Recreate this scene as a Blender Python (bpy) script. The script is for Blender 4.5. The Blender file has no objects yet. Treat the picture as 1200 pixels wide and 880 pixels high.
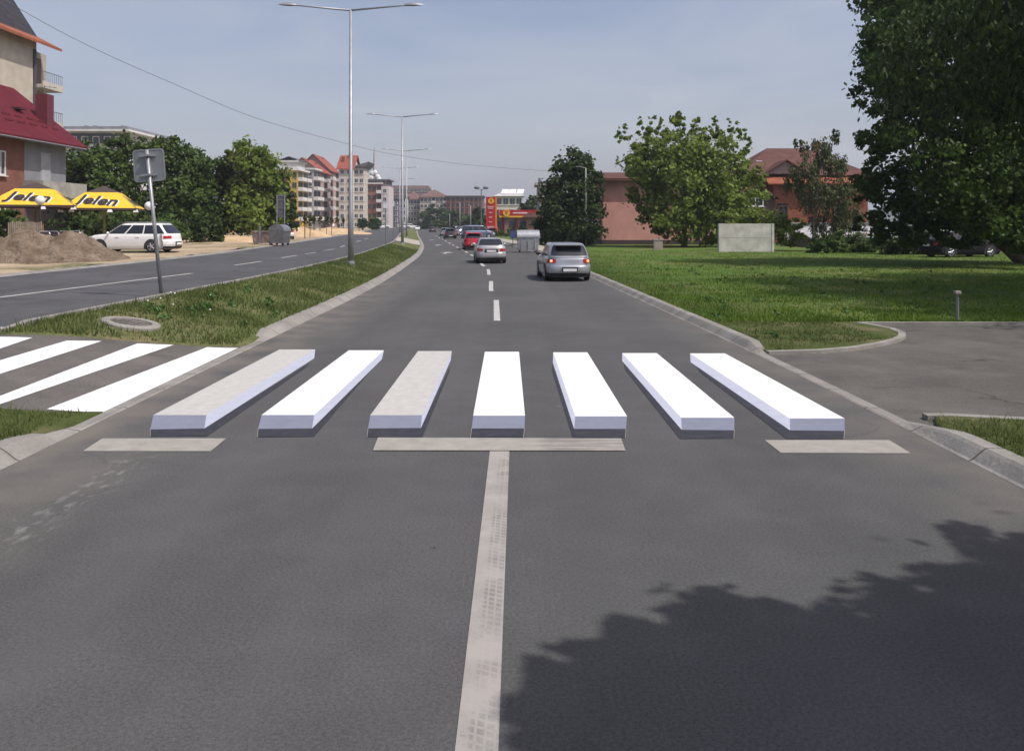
import bpy, bmesh, math, random
import numpy as np
from mathutils import Vector, Matrix, noise

C = bpy.context.scene
COL = C.collection
R = math.radians
rnd = random.Random(7)
HOR, CX, H, F = 262.0, 600.0, 1.95, 1000.0     # level camera: horizon row, centre column, eye height, focal length in photo pixels

# ------------------------------------------------------------------ road lines
def curve(tab):
    ys = np.arange(-60, 601, 1.0)
    v = np.interp(ys, [t[0] for t in tab], [t[1] for t in tab])
    k = np.ones(9) / 9
    for _ in range(3):
        v = np.convolve(np.pad(v, 4, mode='edge'), k, mode='valid')
    return lambda y: float(np.interp(y, ys, v))
RL = curve([(-60,-4.05),(6.6,-4.05),(13.6,-4.15),(19,-4.1),(25,-4.15),(31,-4.4),(51,-5.5),(70,-7.2),(93,-9.8),(130,-14.2),(278,-31),(600,-68)])
RR = curve([(-60,3.8),(6.2,3.8),(8.5,3.85),(13.2,3.69),(18.9,3.4),(31,2.88),(51,2.05),(70,.5),(93,-2),(130,-6.7),(278,-23.5),(600,-60)])
LR = curve([(-60,-7.5),(12.4,-7.35),(26,-6.95),(40,-7.3),(66.5,-9.4),(118,-15.6),(278,-33.5),(600,-70.5)])
LL = curve([(-60,-14.9),(24,-14.6),(40,-14.5),(61,-16.5),(118,-22.6),(235,-37.7),(600,-80)])
def gz(x, y):
    a, b = RL(y), LR(y)
    s = min(1, max(0, (a - x) / (a - b)))
    return .42 * s * s * (3 - 2 * s)
def G(px, py, up=0.0):
    """the point of the ground seen at a photo pixel"""
    z = 0
    for _ in range(40):
        Y = (H - z) * F / (py - HOR)
        X = (px - CX) * Y / F
        z = .5 * z + .5 * (gz(X, Y) + up)
    return Vector((X, Y, z))
def W(px, py, Y):
    return Vector(((px - CX) * Y / F, Y, H - (py - HOR) * Y / F))

# ------------------------------------------------------------------ materials
MATS = {}
def mat(name, col, rough=.75, metal=0, var=.12, scale=6, bump=0, bscale=None, coat=0, spec=.5):
    if name in MATS: return MATS[name]
    m = bpy.data.materials.new(name); m.use_nodes = True
    nt = m.node_tree; n = nt.nodes; l = nt.links
    b = n['Principled BSDF']
    b.inputs['Roughness'].default_value = rough
    b.inputs['Metallic'].default_value = metal
    b.inputs['Coat Weight'].default_value = coat
    b.inputs['Specular IOR Level'].default_value = spec
    tc = n.new('ShaderNodeTexCoord')
    nz = n.new('ShaderNodeTexNoise'); nz.inputs['Scale'].default_value = scale; nz.inputs['Detail'].default_value = 6
    l.new(tc.outputs['Object'], nz.inputs['Vector'])
    rp = n.new('ShaderNodeValToRGB')
    rp.color_ramp.elements[0].position = .3; rp.color_ramp.elements[1].position = .7
    rp.color_ramp.elements[0].color = (*[max(0, c * (1 - var)) for c in col], 1)
    rp.color_ramp.elements[1].color = (*[min(1, c * (1 + var)) for c in col], 1)
    l.new(nz.outputs['Fac'], rp.inputs['Fac']); l.new(rp.outputs['Color'], b.inputs['Base Color'])
    if bump:
        n2 = n.new('ShaderNodeTexNoise'); n2.inputs['Scale'].default_value = bscale or scale * 4; n2.inputs['Detail'].default_value = 5
        l.new(tc.outputs['Object'], n2.inputs['Vector'])
        bp = n.new('ShaderNodeBump'); bp.inputs['Strength'].default_value = bump; bp.inputs['Distance'].default_value = .05
        l.new(n2.outputs['Fac'], bp.inputs['Height']); l.new(bp.outputs['Normal'], b.inputs['Normal'])
    MATS[name] = m
    return m
def emit_mat(name, col, s):
    m = mat(name, col, rough=.3)
    b = m.node_tree.nodes['Principled BSDF']
    b.inputs['Emission Color'].default_value = (*col, 1); b.inputs['Emission Strength'].default_value = s
    return m
class NT:
    """small helper to write node graphs"""
    def __init__(s, name):
        s.m = bpy.data.materials.new(name); s.m.use_nodes = True; s.t = s.m.node_tree
        s.b = s.t.nodes['Principled BSDF']; MATS[name] = s.m
        s.tc = s.t.nodes.new('ShaderNodeTexCoord')
    def n(s, typ, **kw):
        x = s.t.nodes.new(typ)
        for k, v in kw.items(): setattr(x, k, v)
        return x
    def l(s, a, b): s.t.links.new(a, b)
    def noise(s, scale, detail=5, vec=None, rough=.5):
        x = s.n('ShaderNodeTexNoise'); x.inputs['Scale'].default_value = scale; x.inputs['Detail'].default_value = detail
        x.inputs['Roughness'].default_value = rough
        s.l(vec or s.tc.outputs['Object'], x.inputs['Vector']); return x.outputs['Fac']
    def map(s, v, a, b, c=0, d=1):
        x = s.n('ShaderNodeMapRange'); s.l(v, x.inputs[0])
        for i, q in zip((1, 2, 3, 4), (a, b, c, d)): x.inputs[i].default_value = q
        return x.outputs[0]
    def math(s, op, a, b=None, c=None):
        x = s.n('ShaderNodeMath', operation=op)
        for i, q in enumerate((a, b, c)):
            if q is None: continue
            if isinstance(q, (int, float)): x.inputs[i].default_value = q
            else: s.l(q, x.inputs[i])
        return x.outputs[0]
    def mix(s, f, a, b, mode='MIX'):
        x = s.n('ShaderNodeMix', data_type='RGBA', blend_type=mode)
        if isinstance(f, (int, float)): x.inputs[0].default_value = f
        else: s.l(f, x.inputs[0])
        for i, q in ((6, a), (7, b)):
            if isinstance(q, tuple): x.inputs[i].default_value = (*q, 1)
            else: s.l(q, x.inputs[i])
        return x.outputs[2]
    def out(s, col, rough=.85, bump=None, bs=.3, bd=.02, spec=.15):
        s.l(col, s.b.inputs['Base Color']); s.b.inputs['Specular IOR Level'].default_value = spec
        if isinstance(rough, float): s.b.inputs['Roughness'].default_value = rough
        else: s.l(rough, s.b.inputs['Roughness'])
        if bump is not None:
            bp = s.n('ShaderNodeBump'); bp.inputs['Strength'].default_value = bs; bp.inputs['Distance'].default_value = bd
            s.l(bump, bp.inputs['Height']); s.l(bp.outputs['Normal'], s.b.inputs['Normal'])
        return s.m

def asphalt(name, base, dust=True, kerb=True):
    t = NT(name)
    big = t.noise(.35, 4); mid = t.noise(2.2, 6); fine = t.noise(55, 3); fine2 = t.noise(160, 2)
    c = t.mix(t.map(big, .35, .65), tuple(b * .90 for b in base), tuple(b * 1.10 for b in base))
    c = t.mix(t.map(mid, .45, .75, 0, .35), c, tuple(b * 1.35 for b in base))
    c = t.mix(t.map(fine, .35, .65), c, tuple(b * .62 for b in base), 'MIX') if False else c
    g = t.math('MULTIPLY_ADD', t.map(fine, .3, .7, -1, 1), .22, 1.0)
    g2 = t.math('MULTIPLY_ADD', t.map(fine2, .3, .7, -1, 1), .28, g)
    vm = t.n('ShaderNodeVectorMath', operation='SCALE'); t.l(c, vm.inputs[0]); t.l(g2, vm.inputs['Scale'])
    c = vm.outputs[0]
    if dust:
        sp = t.n('ShaderNodeSeparateXYZ'); t.l(t.tc.outputs['Object'], sp.inputs[0])
        # long wheel tracks worn a little darker and lighter along the lane
        wv = t.n('ShaderNodeMapping'); wv.inputs['Scale'].default_value = (1.1, .03, 1); t.l(t.tc.outputs['Object'], wv.inputs['Vector'])
        st = t.noise(1.0, 3, wv.outputs[0])
        c = t.mix(t.map(st, .52, .72, 0, .25), c, tuple(b * 1.5 for b in base))
        c = t.mix(t.map(st, .48, .3, 0, .30), c, tuple(b * .72 for b in base))
        # sandy dust washed against the kerbs
        ax = t.math('ABSOLUTE', sp.outputs[0])
        d = t.map(ax, 2.7, 4.05)
        d = t.math('MULTIPLY', d, t.map(t.noise(1.3, 5), .3, .6))
        d = t.math('MULTIPLY', d, t.map(sp.outputs[1], 40, 18))
        c = t.mix(t.math('MULTIPLY', d, .62), c, (.20, .175, .145))
        # trail of pale splashes on the left lane
        k = t.math('ABSOLUTE', t.math('ADD', sp.outputs[0], t.math('MULTIPLY_ADD', sp.outputs[1], .02, 2.98)))
        tr = t.map(k, .22, .03)
        mp = t.n('ShaderNodeMapping'); mp.inputs['Scale'].default_value = (2.2, 1, 1); t.l(t.tc.outputs['Object'], mp.inputs['Vector'])
        tr = t.math('MULTIPLY', tr, t.map(t.noise(6.5, 5, mp.outputs[0]), .52, .70))
        tr = t.math('MULTIPLY', tr, t.map(sp.outputs[1], 7.6, 6.9))
        tr = t.math('MULTIPLY', tr, t.map(sp.outputs[1], 4.6, 5.4))
        c = t.mix(t.math('MULTIPLY', tr, .6), c, (.25, .245, .24))
        # sparse pale paint spots
        vo = t.n('ShaderNodeTexVoronoi'); vo.inputs['Scale'].default_value = 1.7; t.l(t.tc.outputs['Object'], vo.inputs['Vector'])
        ds = t.math('ADD', vo.outputs['Distance'], t.map(t.noise(28, 4), .3, .7, -.06, .06))
        spn = t.n('ShaderNodeSeparateColor'); t.l(vo.outputs['Color'], spn.inputs[0])
        s = t.math('MULTIPLY', t.map(ds, .075, .03), t.map(spn.outputs[0], .80, .82))
        c = t.mix(t.math('MULTIPLY', s, .35), c, (.21, .205, .205))
        v2 = t.n('ShaderNodeTexVoronoi'); v2.inputs['Scale'].default_value = 2.9; t.l(t.tc.outputs['Object'], v2.inputs['Vector'])
        sc2 = t.n('ShaderNodeSeparateColor'); t.l(v2.outputs['Color'], sc2.inputs[0])
        s = t.math('MULTIPLY', t.map(t.math('ADD', v2.outputs['Distance'], t.map(t.noise(40, 3), .3, .7, -.04, .04)), .06, .03), t.map(sc2.outputs[1], .8, .82))
        c = t.mix(t.math('MULTIPLY', s, .7), c, (.02, .02, .02))
    else:
        c = t.mix(t.map(t.noise(.55, 6, rough=.7), .5, .68, 0, .55), c, tuple(b * 1.45 for b in base))
        c = t.mix(t.map(t.noise(.8, 6, rough=.7), .5, .36, 0, .5), c, tuple(b * .6 for b in base))
    wob = t.n('ShaderNodeMix', data_type='RGBA', blend_type='LINEAR_LIGHT'); wob.inputs[0].default_value = .35
    nn = t.n('ShaderNodeTexNoise'); nn.inputs['Scale'].default_value = 1.6; nn.inputs['Detail'].default_value = 5; t.l(t.tc.outputs['Object'], nn.inputs['Vector'])
    t.l(t.tc.outputs['Object'], wob.inputs[6]); t.l(nn.outputs['Color'], wob.inputs[7])
    cv = t.n('ShaderNodeTexVoronoi', feature='DISTANCE_TO_EDGE'); cv.inputs['Scale'].default_value = .22 if dust else .35; t.l(wob.outputs[2], cv.inputs['Vector'])
    ck = t.math('MULTIPLY', t.map(cv.outputs['Distance'], .006 if dust else .010, .001), t.map(t.noise(.5, 3), .5, .6))
    c = t.mix(t.math('MULTIPLY', ck, .16 if dust else .7), c, tuple(b * .3 for b in base))
    return t.out(c, .82, fine, .2, .01)
def paint(name, col, wear=.3, dirt=(.35, .33, .3), dirtamt=.0, tread=False, scale=3, streak=False):
    t = NT(name)
    n1 = t.noise(scale, 6, rough=.6); n2 = t.noise(60, 4)
    c = t.mix(t.map(n1, .35, .7, 0, dirtamt), col, dirt)
    c = t.mix(t.math('MULTIPLY', t.map(n2, .58, .72), t.map(n1, .4, .75, 0, wear)), c, (.12, .118, .115))
    if streak:
        sp = t.n('ShaderNodeSeparateXYZ'); t.l(t.tc.outputs['Object'], sp.inputs[0])
        mp = t.n('ShaderNodeMapping'); mp.inputs['Scale'].default_value = (.8, 16, 1); t.l(t.tc.outputs['Object'], mp.inputs['Vector'])
        k = t.math('MULTIPLY', t.map(t.noise(1.5, 4, mp.outputs[0]), .46, .6), t.math('MULTIPLY', t.map(sp.outputs[0], .12, .35), t.map(sp.outputs[0], 1.5, 1.0)))
        c = t.mix(t.math('MULTIPLY', k, .6), c, (.13, .12, .115))
    if tread:
        sp = t.n('ShaderNodeSeparateXYZ'); t.l(t.tc.outputs['Object'], sp.inputs[0])
        # a tyre print: ribs along the line crossed by tread blocks
        off = t.math('MULTIPLY_ADD', sp.outputs[1], -.014, .115)
        u = t.math('ADD', sp.outputs[0], off)
        band = t.math('MULTIPLY', t.map(t.math('ABSOLUTE', u), .10, .085), 1.0)
        rib = t.math('LESS_THAN', t.math('FRACT', t.math('MULTIPLY', u, 26)), .30)
        blk = t.math('LESS_THAN', t.math('FRACT', t.math('MULTIPLY_ADD', sp.outputs[1], 19, t.math('MULTIPLY', u, 9))), .32)
        pt = t.math('SUBTRACT', 1, t.math('MAXIMUM', rib, blk))
        pt = t.math('MULTIPLY', pt, t.map(t.noise(5, 6), .35, .62, .1, 1))
        c = t.mix(t.math('MULTIPLY', t.math('MULTIPLY', band, pt), t.map(t.noise(1.4, 6, rough=.7), .38, .6, .1, .62)), c, (.11, .105, .10))
    return t.out(c, .7, n2, .2, .005)

M_ROAD = asphalt('asphalt', (.081, .0805, .079))
M_ROAD2 = asphalt('asphalt_far_carriageway', (.080, .080, .083), dust=False)
M_DRIVE = asphalt('asphalt_driveway', (0.0972, 0.0914, 0.0828), dust=False)
M_PATH = asphalt('asphalt_path', (0.111, 0.102, 0.0925), dust=False)
M_WHITE = paint('white_road_paint', (.74, .74, .73), .45, (.60, .595, .58), .6, scale=7)
M_WHITED = paint('dirty_white_road_paint', (.48, .467, .44), .5, (.37, .355, .33), .6, scale=9)
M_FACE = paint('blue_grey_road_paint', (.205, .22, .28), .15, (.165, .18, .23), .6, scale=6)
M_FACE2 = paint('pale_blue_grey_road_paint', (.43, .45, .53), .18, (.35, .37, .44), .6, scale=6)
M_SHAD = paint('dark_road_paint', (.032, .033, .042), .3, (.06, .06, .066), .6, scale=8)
M_BUFF = paint('worn_buff_road_paint', (.335, .315, .28), .6, (.23, .215, .19), .6, scale=6, streak=True)
M_BUFFT = paint('tyre_printed_road_paint', (.345, .325, .295), .6, (.235, .22, .20), .6, tread=True, scale=5)
M_LINE = paint('lane_line_paint', (0.465, 0.458, 0.435), .4, (0.3, 0.292, 0.277), .6)

def concrete(name, col, joint=1.0):
    t = NT(name)
    n1 = t.noise(1.8, 6); n2 = t.noise(24, 5)
    c = t.mix(t.map(n1, .35, .65), tuple(q * .8 for q in col), tuple(q * 1.12 for q in col))
    c = t.mix(t.map(n2, .5, .75, 0, .5), c, tuple(q * .6 for q in col))
    if joint:
        sp = t.n('ShaderNodeSeparateXYZ'); t.l(t.tc.outputs['Object'], sp.inputs[0])
        j = t.math('LESS_THAN', t.math('FRACT', t.math('MULTIPLY', sp.outputs[1], joint)), .022)
        c = t.mix(j, c, tuple(q * .35 for q in col))
    return t.out(c, .9, n2, .4, .02)
M_KERB = concrete('kerb_concrete', (0.252, 0.238, 0.217))
M_KERB2 = concrete('thin_kerb_concrete', (0.266, 0.252, 0.224), 0)
M_PAVE = concrete('paving', (0.375, 0.345, 0.292), 1.6)

def grassmat(name, a, b, c, dry, drysc=.25, lo=.45, hi=.7):
    t = NT(name)
    n1 = t.noise(.6, 6); n2 = t.noise(7, 6, rough=.7); n3 = t.noise(drysc, 6, rough=.6); n4 = t.noise(45, 4)
    k = t.mix(t.map(n2, .35, .65), a, b)
    k = t.mix(t.map(n1, .4, .65, 0, .8), k, c)
    k = t.mix(t.math('MULTIPLY', t.map(n3, lo, hi), t.map(n2, .3, .6)), k, dry)
    k = t.mix(t.map(n4, .45, .7, 0, .45), k, tuple(q * .4 for q in a))
    return t.out(k, .95, n2, .8, .08)
M_TURF = grassmat('median_turf', (0.0675, 0.103, 0.0252), (0.126, 0.152, 0.045), (0.09, 0.112, 0.0315), (0.225, 0.18, 0.108), .5, .43, .66)
M_LAWN = grassmat('lawn_turf', (.066, .12, .02), (.112, .18, .034), (.085, .138, .027), (.19, .17, .07), .22, .46, .64)
M_VERGE = grassmat('verge_turf', (0.0504, 0.0792, 0.0202), (0.0864, 0.108, 0.0324), (0.072, 0.0864, 0.0252), (0.194, 0.158, 0.0936), .9, .48, .66)
M_FAR = grassmat('ground_cover', (.06, .10, .03), (.10, .14, .05), (.09, .11, .04), (.22, .19, .11), .05)
def dirtmat():
    t = NT('sandy_dirt')
    n1 = t.noise(.35, 6, rough=.6); n2 = t.noise(4, 7, rough=.65); n3 = t.noise(28, 4)
    k = t.mix(t.map(n1, .35, .65), (.30, .225, .145), (.46, .375, .26))
    k = t.mix(t.map(n2, .5, .75, 0, .6), k, (.22, .16, .10))
    sp = t.n('ShaderNodeSeparateXYZ'); t.l(t.tc.outputs['Object'], sp.inputs[0])
    gm = t.math('MULTIPLY', t.map(t.noise(.28, 5), .52, .62), t.map(n2, .3, .55))
    k = t.mix(gm, k, (.11, .125, .05))
    k = t.mix(t.map(n3, .5, .75, 0, .4), k, (.16, .12, .08))
    return t.out(k, .95, n2, .8, .12)
M_DIRT = dirtmat()
def moundmat():
    t = NT('dug_earth')
    n1 = t.noise(1.6, 7, rough=.65); n2 = t.noise(8, 6, rough=.7)
    k = t.mix(t.map(n1, .35, .65), (.20, .145, .10), (.40, .32, .235))
    k = t.mix(t.map(n2, .5, .7, 0, .7), k, (.11, .08, .055))
    return t.out(k, .95, n2, 1.0, .25)
M_MOUND = moundmat()

def leafmat(name, dark, light, trans=.30):
    m = bpy.data.materials.new(name); m.use_nodes = True; MATS[name] = m
    n = m.node_tree.nodes; l = m.node_tree.links; n.clear()
    o = n.new('ShaderNodeOutputMaterial'); g = n.new('ShaderNodeNewGeometry')
    tc = n.new('ShaderNodeTexCoord'); nz = n.new('ShaderNodeTexNoise'); nz.inputs['Scale'].default_value = .8; nz.inputs['Detail'].default_value = 3
    l.new(tc.outputs['Object'], nz.inputs['Vector'])
    mx = n.new('ShaderNodeMath'); mx.operation = 'MULTIPLY_ADD'; mx.inputs[1].default_value = .55
    l.new(g.outputs['Random Per Island'], mx.inputs[0])
    mr = n.new('ShaderNodeMapRange'); mr.inputs[1].default_value = .35; mr.inputs[2].default_value = .65; mr.inputs[4].default_value = .45
    l.new(nz.outputs['Fac'], mr.inputs[0]); l.new(mr.outputs[0], mx.inputs[2])
    rp = n.new('ShaderNodeValToRGB'); rp.color_ramp.elements[0].color = (*dark, 1); rp.color_ramp.elements[1].color = (*light, 1)
    l.new(mx.outputs[0], rp.inputs['Fac'])
    d = n.new('ShaderNodeBsdfPrincipled'); d.inputs['Roughness'].default_value = .55; d.inputs['Specular IOR Level'].default_value = .18
    t = n.new('ShaderNodeBsdfTranslucent'); s = n.new('ShaderNodeMixShader'); s.inputs[0].default_value = trans
    l.new(rp.outputs[0], d.inputs['Base Color']); l.new(rp.outputs[0], t.inputs['Color'])
    l.new(d.outputs[0], s.inputs[1]); l.new(t.outputs[0], s.inputs[2]); l.new(s.outputs[0], o.inputs['Surface'])
    return m
L_DARK = leafmat('dark_leaves', (.018, .036, .010), (.062, .10, .024))
L_MID = leafmat('mid_leaves', (.035, .068, .015), (.11, .165, .035))
L_BRIGHT = leafmat('bright_leaves', (.065, .11, .018), (.26, .33, .06), .42)
L_OLIVE = leafmat('olive_leaves', (.045, .06, .022), (.13, .155, .065), .3)
L_SHADE = leafmat('shade_tree_leaves', (.014, .03, .008), (.095, .16, .028), .3)
L_GRASS = leafmat('grass_blades', (0.0702, 0.103, 0.0263), (0.187, 0.216, 0.0749), .4)
L_LAWN = leafmat('lawn_blades', (.065, .12, .017), (.19, .28, .042), .4)
L_WEED = leafmat('weed_leaves', (.06, .12, .03), (.13, .22, .07), .3)
BARK = mat('bark', (.10, .075, .055), .9, var=.4, scale=9, bump=.8)
BARKP = mat('pale_bark', (.22, .19, .16), .9, var=.4, scale=9, bump=.6)

# ------------------------------------------------------------------ mesh builder
class MB:
    def __init__(s): s.v = []; s.f = []; s.mi = []; s.m = 0; s.sm = []; s.s = False
    def add(s, vs, fs):
        o = len(s.v); s.v += [tuple(v) for v in vs]
        for f in fs: s.f.append([i + o for i in f]); s.mi.append(s.m); s.sm.append(s.s)
        return s
    def box(s, c, d, rz=0, top=1.0):
        x, y, z = d[0] / 2, d[1] / 2, d[2] / 2
        vs = []
        for k in (-1, 1):
            q = top if k > 0 else 1
            for a, b in ((-1, -1), (1, -1), (1, 1), (-1, 1)):
                X, Y = a * x * q, b * y * q
                vs.append((c[0] + X * math.cos(rz) - Y * math.sin(rz), c[1] + X * math.sin(rz) + Y * math.cos(rz), c[2] + k * z))
        return s.add(vs, [(3, 2, 1, 0), (4, 5, 6, 7), (0, 1, 5, 4), (1, 2, 6, 5), (2, 3, 7, 6), (3, 0, 4, 7)])
    def bx(s, x0, x1, y0, y1, z0, z1):
        return s.box(((x0 + x1) / 2, (y0 + y1) / 2, (z0 + z1) / 2), (abs(x1 - x0), abs(y1 - y0), abs(z1 - z0)))
    def tube(s, pts, rs, n=8, cap=True):
        pts = [Vector(p) for p in pts]
        if not isinstance(rs, (list, tuple)): rs = [rs] * len(pts)
        vs = []; fs = []
        for i, p in enumerate(pts):
            d = (pts[min(i + 1, len(pts) - 1)] - pts[max(i - 1, 0)]).normalized()
            a = d.cross(Vector((0, 0, 1)) if abs(d.z) < .9 else Vector((1, 0, 0))).normalized(); b = d.cross(a)
            for k in range(n):
                t = 2 * math.pi * k / n
                vs.append(p + (a * math.cos(t) + b * math.sin(t)) * rs[i])
        for i in range(len(pts) - 1):
            for k in range(n):
                k2 = (k + 1) % n
                fs.append((i * n + k, i * n + k2, (i + 1) * n + k2, (i + 1) * n + k))
        if cap: fs += [tuple(range(n))[::-1], tuple(range((len(pts) - 1) * n, len(pts) * n))]
        return s.add(vs, fs)
    def prism(s, poly, axis, a, b):
        """polygon of 2D points extruded along an axis ('x','y','z') from a to b"""
        def P(u, v, w): return {'x': (w, u, v), 'y': (u, w, v), 'z': (u, v, w)}[axis]
        n = len(poly)
        vs = [P(u, v, a) for u, v in poly] + [P(u, v, b) for u, v in poly]
        fs = [tuple(range(n))[::-1], tuple(range(n, 2 * n))] + [(i, (i + 1) % n, n + (i + 1) % n, n + i) for i in range(n)]
        return s.add(vs, fs)
    def ball(s, c, r, n=10, m=7):
        if not isinstance(r, (tuple, list)): r = (r, r, r)
        vs = []; fs = []
        for i in range(m + 1):
            p = math.pi * i / m
            for k in range(n):
                t = 2 * math.pi * k / n
                vs.append((c[0] + r[0] * math.sin(p) * math.cos(t), c[1] + r[1] * math.sin(p) * math.sin(t), c[2] + r[2] * math.cos(p)))
        for i in range(m):
            for k in range(n):
                fs.append((i * n + k, (i + 1) * n + k, (i + 1) * n + (k + 1) % n, i * n + (k + 1) % n))
        return s.add(vs, fs)
    def grid(s, rows):
        n = len(rows[0]); vs = [p for r in rows for p in r]
        return s.add(vs, [(i * n + k, i * n + k + 1, (i + 1) * n + k + 1, (i + 1) * n + k) for i in range(len(rows) - 1) for k in range(n - 1)])
    def build(s, name, mats, parent=None, smooth=False, bevel=0, fix=True):
        me = bpy.data.meshes.new(name); me.from_pydata(s.v, [], s.f)
        if not isinstance(mats, (list, tuple)): mats = [mats]
        for m in mats: me.materials.append(m)
        me.polygons.foreach_set('material_index', s.mi)
        me.polygons.foreach_set('use_smooth', [smooth or q for q in s.sm])
        if fix:
            bm = bmesh.new(); bm.from_mesh(me); bmesh.ops.recalc_face_normals(bm, faces=bm.faces); bm.to_mesh(me); bm.free()
        me.update()
        o = bpy.data.objects.new(name, me); COL.objects.link(o)
        if parent: o.parent = parent
        if bevel:
            b = o.modifiers.new('bevel', 'BEVEL'); b.width = bevel; b.segments = 2; b.limit_method = 'ANGLE'
        return o
def tag(o, label=None, cat=None, group=None, kind=None):
    if label: o['label'] = label
    if cat: o['category'] = cat
    if group: o['group'] = group
    if kind: o['kind'] = kind
    return o
def E(name, label, cat, loc=(0, 0, 0), rz=0, group=None):
    o = bpy.data.objects.new(name, None); o.empty_display_size = .2; COL.objects.link(o)
    o.location = loc; o.rotation_euler.z = rz
    return tag(o, label, cat, group)
def copy_tree(o, parent=None):
    c = o.copy(); COL.objects.link(c); c.parent = parent
    for ch in [q for q in list(COL.objects) if q.parent == o]: copy_tree(ch, c)
    return c

# ------------------------------------------------------------------ setting: ground, roads, kerbs
def ribbon(name, fl, fr, y0, y1, dz, nx, m, step=1.0, bump=0, warp=None, skirt=0):
    ys = [y0]
    while ys[-1] < y1 - 1e-6: ys.append(min(y1, ys[-1] + step * (1 if ys[-1] < 60 else 4)))
    b = MB(); rows = []
    for y in ys:
        a, c = fl(y), fr(y); row = []
        for i in range(nx + 1):
            x = a + (c - a) * i / nx; y_ = warp(x, y) if warp else y
            z = gz(x, y_) + (dz(x, y_) if callable(dz) else dz)
            if bump: z += bump * noise.fractal(Vector((x * .35, y * .35, 3.1)), 1, 2, 4)
            row.append((x, y_, z))
        if skirt: row = [(row[0][0], row[0][1], row[0][2] - skirt)] + row + [(row[-1][0], row[-1][1], row[-1][2] - skirt)]
        rows.append(row)
    if skirt: rows = [[(p[0], p[1], p[2] - skirt) for p in rows[0]]] + rows + [[(p[0], p[1], p[2] - skirt) for p in rows[-1]]]
    b.grid(rows)
    o = b.build(name, m, smooth=True)
    return tag(o, kind='structure')
# base sheet to the horizon
xs = [-3000, -1500, -700, -300, -150, -80, -40, -25, -20, -16] + [-15 + .75 * i for i in range(22)] + [4, 12, 25, 50, 100, 250, 700, 1500, 3000]
ys = list(range(-60, 160, 6)) + [180, 220, 280, 350, 450, 600, 900, 1500, 2500, 3500]
b = MB(); b.grid([[(x, y, gz(x, y) - .25) for x in xs] for y in ys])
tag(b.build('ground', M_FAR), kind='structure')
ribbon('road', RL, RR, -14, 420, 0, 4, M_ROAD)
ribbon('far_carriageway', LL, LR, -14, 420, 0, 4, M_ROAD2)
def pxpatch(mb, c, nu=2, nv=2, dz=.004):
    """a sheet lying on the ground between four ground points given as photo pixels (near-left, near-right, far-right, far-left)"""
    g = [G(*p) for p in c]
    rows = []
    for j in range(nv + 1):
        a = g[0].lerp(g[3], j / nv); d = g[1].lerp(g[2], j / nv); row = []
        for i in range(nu + 1):
            p = a.lerp(d, i / nu); row.append((p.x, p.y, gz(p.x, p.y) + dz))
        rows.append(row)
    return mb.grid(rows)
# median: turf beyond the path, paving gap, second turf; grass before the path
def off(f, d): return lambda y: f(y) + d
PY0, PY1 = 8.55, 13.75
ribbon('median_path', LR, RL, PY0 - .3, PY1 + .5, .002, 12, M_PATH, .5)
kin = .30
ga_, gb_, gc_, gd_ = G(300, 405), G(0, 392), G(115, 484), G(0, 481)
def lin(p, q): return lambda x: p.y + (q.y - p.y) * min(1.6, max(0, (p.x - x) / (p.x - q.x)))
PFE, PNE = lin(ga_, gb_), lin(gc_, gd_)          # far and near edge of the path across the median
def TURF(x, y): return .014 + .05 * min(1, max(0, y - PFE(x)) / 1.6)
def NEAR(x, y): return .014 + .05 * min(1, max(0, PNE(x) - y) / 1.2)
def LAWN(x, y): return .045 + .035 * min(1, max(0, y - 16.4) / 1.5)
def wfar(x, y): return y + (PFE(x) - PY1) * max(0, 1 - (y - PY1) / 10)
def wnear(x, y): return y + (PNE(x) - PY0) * max(0, 1 - (PY0 - y) / 6)
ribbon('median_turf', off(LR, .18), off(RL, -.12), PY1, 72, TURF, 12, M_TURF, .25, .012, wfar, .15)
ribbon('median_paving', off(LR, .18), off(RL, -kin), 72, 92, .09, 4, M_PAVE)
ribbon('median_grass', off(LR, .18), off(RL, -kin), 92, 420, .10, 4, M_TURF)
ribbon('near_turf', off(LR, .18), off(RL, -.12), -14, PY0, NEAR, 12, M_VERGE, .25, .012, wnear, .15)
def kerb(name, f, side, y0, y1, h0=.12, w=.30, flat=(), m=M_KERB):
    """sloped concrete kerb along a road edge; it drops flush inside the flat interval"""
    b = MB(); rows = []; y = y0
    while y <= y1:
        x = f(y); h = h0
        if flat:
            a, c = flat
            t = max(a - y, y - c)               # >0 outside
            h = h0 * min(1, max(.06, t / .9))
        z = gz(x, y)
        s = side; w_ = w * (.5 + .5 * (h - .06 * h0) / (h0 * .94))
        rows.append([(x - s * .03, y, z + .002), (x, y, z + .012), (x + s * .33 * w_, y, z + h * .80), (x + s * .46 * w_, y, z + h), (x + s * w_, y, gz(x + s * w_, y) + h * .98), (x + s * w_, y, z - .05)])
        y += .2 if y < 60 else 3
    b.grid(rows)
    return tag(b.build(name, m), kind='structure')
kerb('kerb', RL, -1, -14, 420, .105, .28, (PY0 - .35, PY1 + .2))
kerb('kerb', LR, 1, -14, 420, .11, .20, (PNE(-7.4) - .3, PFE(-7.4) + .1))
kerb('kerb', RR, 1, -14, 420, .105, .26, (8.45, 12.55))
kerb('kerb', LL, -1, -14, 420, .05, .35)
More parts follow.
